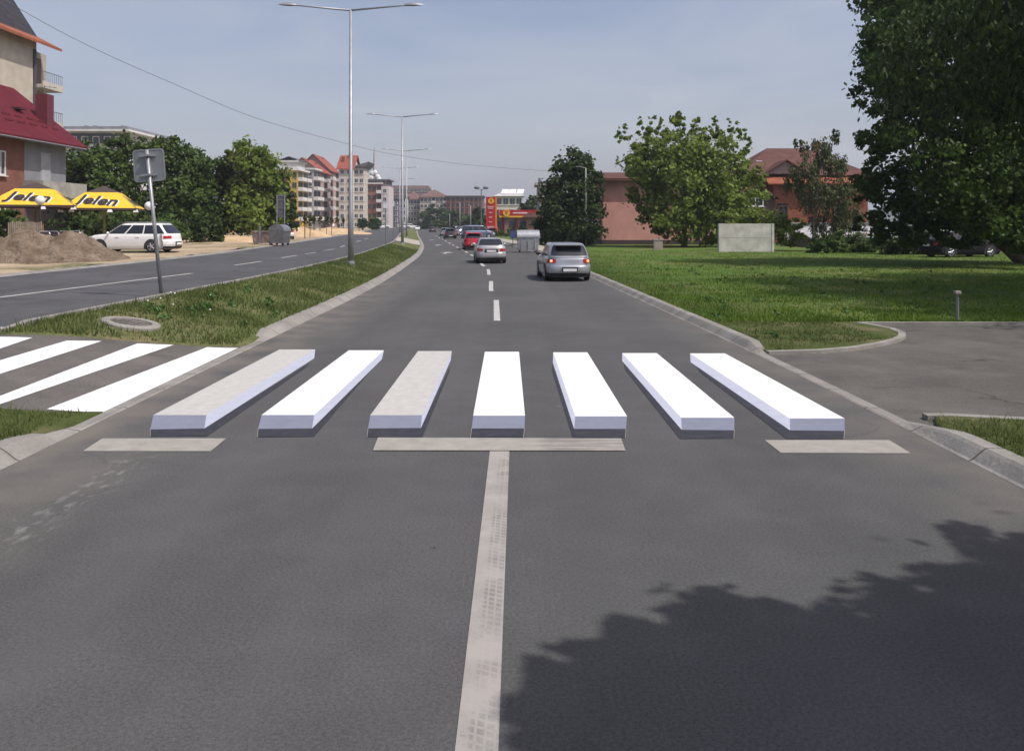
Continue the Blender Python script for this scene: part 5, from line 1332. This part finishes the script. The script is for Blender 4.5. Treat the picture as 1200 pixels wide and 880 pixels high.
# utility box
p = G(771, 294.5); root = E('utility_box', 'small pale utility box standing in the grass before the pink building', 'utility box', (p.x, p.y, .1))
m = MB(); m.box((0, 0, .33), (.62, .32, .72)); m.build('cabinet', mat('pale_cabinet', (.36, .30, .27), .7), root, bevel=.015)
m = MB(); m.box((0, 0, .72), (.70, .40, .06)); m.build('lid', mat('pale_cabinet_lid', (.42, .36, .33), .7), root)
m = MB(); m.box((0, -.165, .36), (.5, .012, .52)); m.build('door', mat('pale_cabinet_door', (.34, .28, .25), .7), root)
# pale two-panel wall
Z = 55.7; x0, x1 = W(843, 0, Z).x, W(907, 0, Z).x; xm = (x0 + x1) / 2; w = x1 - x0
root = E('panel_wall', 'free-standing pale concrete wall of two stacked panels', 'wall', (xm, Z, .06))
CP = concrete('pale_panel_concrete', (.58, .56, .51), 0)
for k in (0, 1):
    m = MB(); m.box((0, .15, .48 + .93 * k), (w, .22, .915)); m.build('panel', CP, root, bevel=.012)
for s in (-1, 1):
    m = MB(); m.box((s * (w/2 - .06), .18, .95), (.16, .34, 1.86)); m.build('post', CP, root)
# red house on the right
Z = 82; root = E('red_brick_house', 'red house with a dark hipped roof and small grey front gable', 'house', (29.0, Z, .05))
m = MB(); m.bx(-3.9, 5.2, 0, 11, -.2, 5.7); m.build('wall', BRKO, root)
m = MB(); m.bx(-6.6, 5.6, 1.5, 12, 2, 6.6); m.build('upper_wall', BRKO, root)
m = MB(); hip(m, -6.6, 5.6, 1.0, 12.5, 6.55, 9.7, .6); m.build('roof', R_DARK, root)
m = MB(); m.prism([(-.75, 5.6), (-.75, 5.75), (1.3, 6.75), (1.3, 6.6)], 'x', -4.6, 5.9); m.build('eave_roof', R_ORANGE, root)
m = MB(); m.prism([(-4.4, 6.7), (-.7, 6.7), (-2.55, 7.85)], 'y', .35, 3.5); m.build('gable_wall', plaster('grey_pink_plaster', (.34, .25, .24)), root)
m = MB(); gable(m, -4.5, -.6, .2, 3.6, 6.72, 7.95, 'y', .22, .1); m.build('gable_roof', R_DARK, root)
m = MB(); m.bx(-3.5, -2.5, -.05, .04, 2.75, 3.8); m.build('window', [WPANE], root)
for x, z, w_, h_ in ((-3.0, 3.0, 1.0, 1.2), (-.3, 3.7, .8, .9), (2.4, 3.2, 1.0, 1.2)): window(root, win_mesh(w_, h_, BFRAME), (x, -.06, z))
m = MB(); m.box((-1.0, -.05, 1.45), (1.45, .05, .85)); m.build('poster_board', mat('pale_board', (.40, .42, .47), .6, var=.3, scale=3), root)
m = MB(); m.bx(2.1, 2.8, 6, 6.7, 8.4, 10.3); m.build('chimney', BRK, root)
m = MB(); m.box((-4.2, 3.6, 8.1), (.6, .08, .2), 0); m.build('roof_window', mat('pale_glass', (.6, .62, .65), .2), root)
m = MB(); m.bx(-7.6, -4.3, -2, 6, -.2, 4.3); m.build('side_wing', mat('dark_wing', (.075, .05, .045), .8), root)
m = MB(); gable(m, -7.6, -4.3, -2, 6, 4.4, 5.4, 'y', .35, .1); m.build('wing_roof', R_DARK, root)
window(root, win_mesh(1.5, .8, WFRAME), (-6.2, -2.06, 3.9))
# low sheds in front of it
root = E('lean_to_shed', 'low shed with a cluttered pale sheet roof before the red house', 'shed', (27.2, 66, .05))
m = MB(); m.bx(-3.9, 4.6, .4, 5.6, -.2, .92); m.build('wall', plaster('shed_grey', (.17, .17, .18)), root)
m = MB(); n_ = 26
for i in range(n_):
    xa = -4.2 + 9 * i / n_; m.add([(xa, -.2, .80 + .03 * (i % 2)), (xa + .346, -.2, .80 + .03 * ((i + 1) % 2)), (xa + .346, 6, 1.62 + .03 * ((i + 1) % 2)), (xa, 6, 1.62 + .03 * (i % 2))], [(0, 1, 2, 3)])
m.bx(-4.2, 4.8, -.2, 6, .74, .78); m.build('roof', mat('pale_sheet', (.34, .33, .33), .6, var=.5, scale=1.5), root)
for i in range(9):
    x = rnd.uniform(-3.6, 4.2); y = rnd.uniform(.4, 4.5); s = rnd.uniform(.3, .8)
    m = MB(); m.box((x, y, .88 + y * .132 + .1), (s, s * .7, rnd.uniform(.08, .22)), rnd.uniform(0, 3)); tag(m.build('roof_board', mat('junk_%d' % (i % 3), ((.5, .5, .5), (.35, .26, .2), (.6, .6, .62))[i % 3], .7), root))
root = E('garden_wall', 'white garden wall between the shed roof and the red house', 'wall', (30, 75, .05))
m = MB(); m.bx(-6.5, 7, 0, .25, -.2, 1.9); m.build('wall', plaster('white_garden_wall', (.50, .50, .49), .25), root)
m = MB(); m.bx(-6.6, 7.1, -.06, .31, 1.9, 1.98); m.build('coping', plaster('wall_coping', (.42, .41, .4)), root)
# petrol station: price pylon and canopy
def fontmesh(name, txt, size, m, parent=None, ext=.004, shear=0, bold=0):
    cu = bpy.data.curves.new(name, 'FONT'); cu.body = txt; cu.size = size; cu.extrude = ext; cu.align_x = 'CENTER'; cu.align_y = 'CENTER'; cu.shear = shear; cu.offset = bold
    o = bpy.data.objects.new(name, cu); COL.objects.link(o)
    dg = bpy.context.evaluated_depsgraph_get(); me = bpy.data.meshes.new_from_object(o.evaluated_get(dg)); bpy.data.objects.remove(o)
    me.materials.clear(); me.materials.append(m)
    q = bpy.data.objects.new(name, me); COL.objects.link(q); q.parent = parent; return q
SRED = mat('station_red', (.40, .012, .018), .35, var=.06); SYEL = mat('station_yellow', (.70, .42, .03), .4, var=.05); SWHT = mat('station_white', (.6, .55, .52), .5)
Z = 135; p = W(575.5, 276, Z); root = E('price_pylon', 'tall red petrol price pylon with a yellow shell emblem', 'sign pylon', (p.x, Z, -.05), R(0))
k = Z / F
m = MB(); m.bx(-6 * k, 5 * k, 0, .5, 0, 46 * k); m.build('panel', SRED, root)
m = MB(); m.bx(5 * k, 6.7 * k, .02, .48, 0, 46 * k); m.build('edge_strip', mat('station_orange', (.62, .22, .02), .4), root)
def shell(parent, c, r):
    m = MB(); pts = [(c[0] - .35 * r, c[2] - r * .9), (c[0] + .35 * r, c[2] - r * .9)]
    for i in range(21):
        a = R(-25 + 230 * i / 20); q = r * (1 + .05 * (1 if i % 2 else -1)); pts.append((c[0] + q * math.cos(a), c[2] + q * math.sin(a)))
    m.prism(pts, 'y', c[1], c[1] - .06); e = m.build('shell_emblem', SYEL, parent)
    m = MB()
    for i in range(5):
        a = R(50 + 20 * i); m.prism([(c[0] - .03 * r, c[2] - .55 * r), (c[0] + .03 * r, c[2] - .55 * r), (c[0] + .8 * r * math.cos(a) + .05 * r, c[2] + .8 * r * math.sin(a)), (c[0] + .8 * r * math.cos(a) - .05 * r, c[2] + .8 * r * math.sin(a))], 'y', c[1] - .06, c[1] - .075)
    m.build('shell_ribs', SRED, e)
shell(root, (0, -.01, 41 * k), 3.6 * k)
for z, w_ in ((34.5, 7.5), (32.5, 6), (27.5, 4), (22, 4), (16.5, 4), (11, 8.5), (9.5, 7)):
    m = MB(); m.box((-.5 * k, -.03, z * k), (w_ * k, .04, .8 * k)); m.build('price_row', SWHT, root)
Z = 138; p = W(609, 255, Z); k = Z / F; root = E('station_canopy', 'long red petrol station canopy with yellow lower stripe', 'canopy', (p.x, Z, -.2))
zc = p.z + .2
m = MB(); m.bx(-24 * k, 23 * k, 0, 9, zc + .25, zc + 8.8 * k); m.build('fascia', SRED, root)
m = MB(); m.bx(-24 * k, 23.2 * k, -.03, 9, zc, zc + .25); m.build('lower_stripe', SYEL, root)
shell(root, (-15.5 * k, -.12, zc + 5.2 * k), 4.2 * k)
m = MB(); m.box((.5 * k, -.02, zc + 5.2 * k), (17 * k, .05, 1.6 * k)); m.build('name_strip', SWHT, root)
for x in (-20, -4, 16):
    for y in (1.5, 7.5):
        m = MB(); m.bx(x * k - .2, x * k + .2, y - .2, y + .2, -.2, zc); m.build('column', mat('dark_red_column', (.20, .03, .035), .5), root)
root = E('station_shop', 'low dark pink station shop under the red canopy', 'building', (W(607, 0, 152).x, 152, -.2))
m = MB(); m.bx(-4.5, 4.5, 0, 6, -.1, 3.2); m.build('wall', plaster('shop_pink', (.33, .17, .155)), root)
for x in (-3, -1, 1, 3):
    m = MB(); m.bx(x - .6, x + .6, -.05, .02, .5, 2.6); m.build('window', WPANE, root)
m = MB(); m.bx(-4.8, 4.8, -.4, 6.3, 3.2, 3.5); m.build('roof', R_DARK, root)
root = E('service_kiosk', 'small brown-roofed pink kiosk right of the station canopy', 'kiosk', (W(633, 0, 120).x, 120, -.2))
m = MB(); m.bx(-1.9, 2.2, 0, 4, -.1, 3.0); m.build('wall', plaster('kiosk_pink', (.28, .15, .13)), root)
m = MB(); m.prism([(-2.6, 3.0), (2.8, 3.0), (2.8, 3.45), (-1.8, 3.6)], 'y', -.5, 4.4); m.build('roof', mat('brown_sheet', (.17, .085, .065), .7), root)

# ------------------------------------------------------------------ cafe on the left: parasols, lamps, fence, chairs
YELC = mat('yellow_canvas', (.70, .43, .025), .8, var=.06, scale=3); BRNC = mat('dark_brown_canvas', (.06, .04, .035), .85)
WOOD = mat('brown_wood', (.22, .13, .06), .7, var=.3, scale=5); OLW = mat('olive_wood', (.26, .24, .10), .7, var=.2)
INK = mat('black_lettering', (.02, .018, .018), .8); INKW = mat('white_lettering', (.75, .74, .70), .8)
LANT = mat('white_lantern_glass', (.72, .72, .70), .3)
def parasol(lab, px, pyb, Z, rz, hb=2.4, hm=.95, wood=WOOD):
    c = W(px, pyb, Z); zb_ = c.z - .42
    root = E('parasol', lab, 'parasol', (c.x, Z, .42), rz, 'yellow cafe parasols')
    z1 = zb_ + .95; z2 = z1 + .42
    m = MB()
    lo = [(-hb, -hb, zb_), (hb, -hb, zb_), (hb, hb, zb_), (-hb, hb, zb_)]; mi = [(a / hb * hm, b_ / hb * hm, z1) for a, b_, _ in lo]
    m.add(lo + mi, [(i, (i + 1) % 4, 4 + (i + 1) % 4, 4 + i) for i in range(4)])
    lo2 = [(a, b_, z - .012) for a, b_, z in lo]; mi2 = [(a, b_, z - .012) for a, b_, z in mi]
    m.add(lo2 + mi2, [(i, (i + 1) % 4, 4 + (i + 1) % 4, 4 + i) for i in range(4)])
    can = m.build('canopy', YELC, root)
    m = MB(); m.add([(a * 1.0, b_ * 1.0, z + .003) for a, b_, z in mi] + [(0, 0, z2)], [(i, (i + 1) % 4, 4) for i in range(4)]); m.build('top_panel', BRNC, root)
    m = MB()
    for i in range(4):
        a, b_ = lo[i], lo[(i + 1) % 4]
        m.add([a, b_, (b_[0], b_[1], b_[2] - .13), (a[0], a[1], a[2] - .13)], [(0, 1, 2, 3)])
    m.build('valance', BRNC, root)
    m = MB(); m.tube([(0, 0, -.1), (0, 0, z2 - .02)], .07, 8); m.build('pole', wood, root)
    m = MB()
    for i in range(4): m.tube([lo[i], (mi[i][0], mi[i][1], mi[i][2] - .04), (0, 0, z2 - .06)], .022, 5)
    m.build('ribs', wood, root)
    sl = math.atan2(z1 - zb_, hb - hm)
    for q in range(4):
        for nm, mt, dx, dn, bd in (('lettering_edge', INKW, .05, .012, .045), ('lettering', INK, 0, .024, .028)):
            t = fontmesh(nm, 'Jelen', 1.12, mt, root, .003, .25, bd)
            d = (hb + hm) / 2 + .10
            Mx = Matrix.Rotation(q * math.pi / 2, 4, 'Z') @ Matrix.Translation((dx - .12, -d + dx * .3, zb_ + .43 - dx * .3)) @ Matrix.Rotation(sl, 4, 'X') @ Matrix.Rotation(R(-7), 4, 'Z') @ Matrix.Translation((0, 0, dn))
            t.matrix_local = Mx
    for sx, sy in ((-.7, -1), (.3, -1), (.98, -.98), (-.98, -.98)):
        m = MB(); m.box((sx * hb, sy * hb + .05, zb_ - .17), (.30, .18, .16), 0, .7); m.build('clip_lamp', LANT, root)
parasol('yellow beer parasol with black lettering nearer the left edge', 42, 241, 50, R(21), 2.25, .92, WOOD)
parasol('yellow beer parasol with black lettering nearer the white estate car', 122, 244.5, 52, R(17), 2.05, .9, OLW)
def globe(lab, px, py, Z):
    c = W(px, py, Z); root = E('globe_lamp', lab, 'garden lamp', (c.x, Z, .42), 0, 'white globe garden lamps')
    m = MB(); m.tube([(0, 0, -.1), (0, 0, c.z - .42 - .2)], [.06, .045], 8); m.build('post', BLACKP, root)
    m = MB(); m.s = True; m.ball((0, 0, c.z - .42), .25, 14, 10); m.build('globe', LANT, root)
globe('white globe lamp in front of the left yellow parasol', 47, 235, 46)
globe('white globe lamp right of the parasols behind the tilted sign post', 174.5, 241.5, 50)
Z = 45.5; a, c = W(10, 0, Z).x, W(48, 0, Z).x
root = E('picket_fence', 'weathered wooden picket fence behind the earth mounds', 'fence', (a, Z, .42))
m = MB(); n_ = 17
for i in range(n_):
    x = (c - a) * i / (n_ - 1); h = 1.62 + .04 * rnd.uniform(-1, 1); m.bx(x - .032, x + .032, 0, .025, .1, h)
m.build('pickets', mat('weathered_wood', (.30, .25, .19), .85, var=.3, scale=4), root)
m = MB()
for z in (.45, 1.3): m.bx(-.05, c - a + .05, .03, .08, z, z + .09)
m.build('rails', mat('weathered_wood2', (.24, .19, .14), .85), root)
for i in (0, .5, 1):
    m = MB(); m.bx((c - a) * i - .05, (c - a) * i + .05, .085, .18, -.2, 1.5); m.build('post', WOOD, root)
CHF = mat('silver_chair_tube', (.5, .5, .52), .3, .8); CHS = mat('dark_wicker', (.055, .04, .04), .8, var=.4, scale=20)
def chair(lab, px, Z, rz, sm=CHS):
    x = W(px, 0, Z).x; root = E('cafe_chair', lab, 'chair', (x, Z, .42), rz, 'cafe chairs behind the mounds')
    m = MB(); m.box((0, 0, .45), (.48, .46, .05)); m.build('seat', sm, root)
    m = MB(); m.box((0, .22, .84), (.46, .035, .52)); m.build('backrest', sm, root)
    m = MB(); m.tube([(-.25, .23, .45), (-.26, .24, 1.02), (-.2, .24, 1.13), (.2, .24, 1.13), (.26, .24, 1.02), (.25, .23, .45)], .03, 6); m.build('back_frame', CHF, root)
    for s in (-1, 1):
        for y in (-.2, .21):
            m = MB(); m.tube([(s * .23, y, .46), (s * .26, y * 1.2, 0)], .024, 6); m.build('leg', CHF, root)
for px, Z, rz, sm, lab in ((54, 43, R(190), CHS, 'dark silver-framed cafe chair nearest the picket fence'), (66, 43.2, R(178), CHS, 'dark silver-framed cafe chair second from the picket fence'), (79, 44.5, R(170), mat('dark_red_wicker', (.10, .035, .03), .8, var=.3), 'reddish cafe chair half behind the peaked earth heap'), (90, 44.8, R(185), CHS, 'dark cafe chair nearest the white estate car')): chair(lab, px, Z, rz, sm)
for px, Z, lab in ((60, 47.5, 'dark cafe table under the left parasol'), (100, 49, 'dark cafe table under the right parasol')):
    root = E('cafe_table', lab, 'table', (W(px, 0, Z).x, Z, .42))
    m = MB(); m.box((0, 0, .74), (1.3, .8, .04)); m.build('tabletop', WOOD, root)
    for sx in (-1, 1):
        for sy in (-1, 1):
            m = MB(); m.bx(sx * .56 - .03, sx * .56 + .03, sy * .33 - .03, sy * .33 + .03, 0, .72); m.build('leg', WOOD, root)

# ------------------------------------------------------------------ overhead cable, hills
pts = [W(-90, -60, 34), W(25, 12, 37), W(110, 57, 40), W(200, 97, 44), W(301, 139, 50), W(400, 167, 57), W(460, 181, 62), W(545, 193, 68), W(646, 201, 75), W(690, 203, 78)]
m = MB(); m.s = True
fine = []
for i in range(len(pts) - 1):
    p0, p1, p2, p3 = pts[max(i - 1, 0)], pts[i], pts[i + 1], pts[min(i + 2, len(pts) - 1)]
    for k in range(6):
        t = k / 6; fine.append(.5 * ((2 * p1) + (p2 - p0) * t + (2 * p0 - 5 * p1 + 4 * p2 - p3) * t * t + (3 * p1 - p0 - 3 * p2 + p3) * t ** 3))
m.tube(fine, .013, 5)
tag(m.build('overhead_cable', mat('cable_black', (.10, .10, .11), .7)), 'thin overhead cable sagging across the sky from the upper left', 'cable')
HILL = mat('wooded_hill', (.045, .065, .03), .95, var=.5, scale=.02, bump=.6, bscale=.06)
b = MB(); b.s = True; rows = []
for j in range(22):
    row = []
    for i in range(130):
        x = -2400 + 4000 * i / 129; y = 1100 + 900 * j / 21
        u = j / 21; prof = math.sin(min(1, u * 1.15) * math.pi * .62)
        px = CX + x / 1650 * F
        hgt = np.interp(px, [-900, 200, 420, 455, 520, 560, 600, 650, 720, 900, 1600], [10, 16, 22, 30, 30, 24, 22, 26, 22, 14, 8]) * 1.65 + 2
        z = hgt * max(0, prof) + 9 * noise.fractal(Vector((x * .004, y * .004, 2)), 1, 2, 4) * prof + 3.0 * noise.noise(Vector((x * .03, y * .03, 8))) * prof
        row.append((x, y, z - 1))
    rows.append(row)
b.grid(rows); tag(b.build('hills', HILL), kind='structure')

# ------------------------------------------------------------------ air, sky, sun, camera
USE_HAZE = True
if USE_HAZE:
    bm = bmesh.new(); bmesh.ops.create_cube(bm, size=1)
    for v in bm.verts: v.co = Vector((v.co.x * 5200, 975 + v.co.y * 2150, -3 + (v.co.z + .5) * 72))
    me = bpy.data.meshes.new('haze'); bm.to_mesh(me); bm.free()
    o = bpy.data.objects.new('haze', me); COL.objects.link(o)
    hm = bpy.data.materials.new('haze'); hm.use_nodes = True; n = hm.node_tree.nodes; n.clear()
    v = n.new('ShaderNodeVolumePrincipled'); v.inputs['Color'].default_value = (.86, .9, 1, 1); v.inputs['Density'].default_value = .0004; v.inputs['Anisotropy'].default_value = .3
    q = n.new('ShaderNodeOutputMaterial'); hm.node_tree.links.new(v.outputs[0], q.inputs['Volume'])
    me.materials.append(hm); tag(o, 'thin summer haze over the whole street', 'haze', kind='stuff')
SUN = Vector((.47, -.27, .84)).normalized()
w = bpy.data.worlds.new('World'); C.world = w; w.use_nodes = True
nt = w.node_tree; bg = nt.nodes['Background']
sky = nt.nodes.new('ShaderNodeTexSky'); sky.sky_type = 'NISHITA'; sky.sun_disc = False
sky.sun_elevation = math.asin(SUN.z); sky.sun_rotation = math.atan2(SUN.x, SUN.y)
sky.altitude = 200; sky.air_density = 1.0; sky.dust_density = 4.0; sky.ozone_density = 1.5
N = nt.nodes; Lk = nt.links
tint = N.new('ShaderNodeMix'); tint.data_type = 'RGBA'; tint.blend_type = 'MULTIPLY'; tint.inputs[0].default_value = 1; tint.inputs[7].default_value = (1.09, 1.0, 1.03, 1)
Lk.new(sky.outputs[0], tint.inputs[6])
# thin uneven high haze: paler toward the horizon and in soft streaks
tc = N.new('ShaderNodeTexCoord'); mp = N.new('ShaderNodeMapping'); mp.inputs['Scale'].default_value = (1, 1, 4.5); Lk.new(tc.outputs['Generated'], mp.inputs['Vector'])
nz = N.new('ShaderNodeTexNoise'); nz.inputs['Scale'].default_value = 2.6; nz.inputs['Detail'].default_value = 7; nz.inputs['Roughness'].default_value = .55; nz.inputs['Distortion'].default_value = .6
Lk.new(mp.outputs[0], nz.inputs['Vector'])
m1 = N.new('ShaderNodeMapRange'); m1.inputs[1].default_value = .38; m1.inputs[2].default_value = .72; m1.inputs[3].default_value = 0; m1.inputs[4].default_value = .42; Lk.new(nz.outputs['Fac'], m1.inputs[0])
sx = N.new('ShaderNodeSeparateXYZ'); Lk.new(tc.outputs['Generated'], sx.inputs[0])
m2 = N.new('ShaderNodeMapRange'); m2.inputs[1].default_value = 0; m2.inputs[2].default_value = .32; m2.inputs[3].default_value = .55; m2.inputs[4].default_value = 0; Lk.new(sx.outputs[2], m2.inputs[0])
ad = N.new('ShaderNodeMath'); ad.operation = 'ADD'; ad.use_clamp = True; Lk.new(m1.outputs[0], ad.inputs[0]); Lk.new(m2.outputs[0], ad.inputs[1])
cl = N.new('ShaderNodeMix'); cl.data_type = 'RGBA'; cl.inputs[7].default_value = (4.15, 4.35, 4.8, 1)
Lk.new(ad.outputs[0], cl.inputs[0]); Lk.new(tint.outputs[2], cl.inputs[6]); Lk.new(cl.outputs[2], bg.inputs['Color']); bg.inputs['Strength'].default_value = .14
ld = bpy.data.lights.new('sun', 'SUN'); ld.energy = 3.9; ld.angle = R(.53); ld.color = (1, .965, .915)
lo = bpy.data.objects.new('sun', ld); COL.objects.link(lo); lo.rotation_euler = SUN.to_track_quat('Z', 'Y').to_euler(); lo.location = (30, -20, 60)
cd = bpy.data.cameras.new('camera'); cam = bpy.data.objects.new('camera', cd); COL.objects.link(cam); C.camera = cam
cam.location = (0, 0, H); cam.rotation_euler = (R(90), 0, 0)
cd.sensor_width = 36; cd.sensor_fit = 'HORIZONTAL'; cd.lens = 30; cd.shift_y = -(440 - HOR) / 1200; cd.clip_start = .05; cd.clip_end = 9000
vs = C.view_settings; vs.view_transform = 'Standard'; vs.look = 'None'; vs.gamma = 1; vs.exposure = 0; vs.use_curve_mapping = False
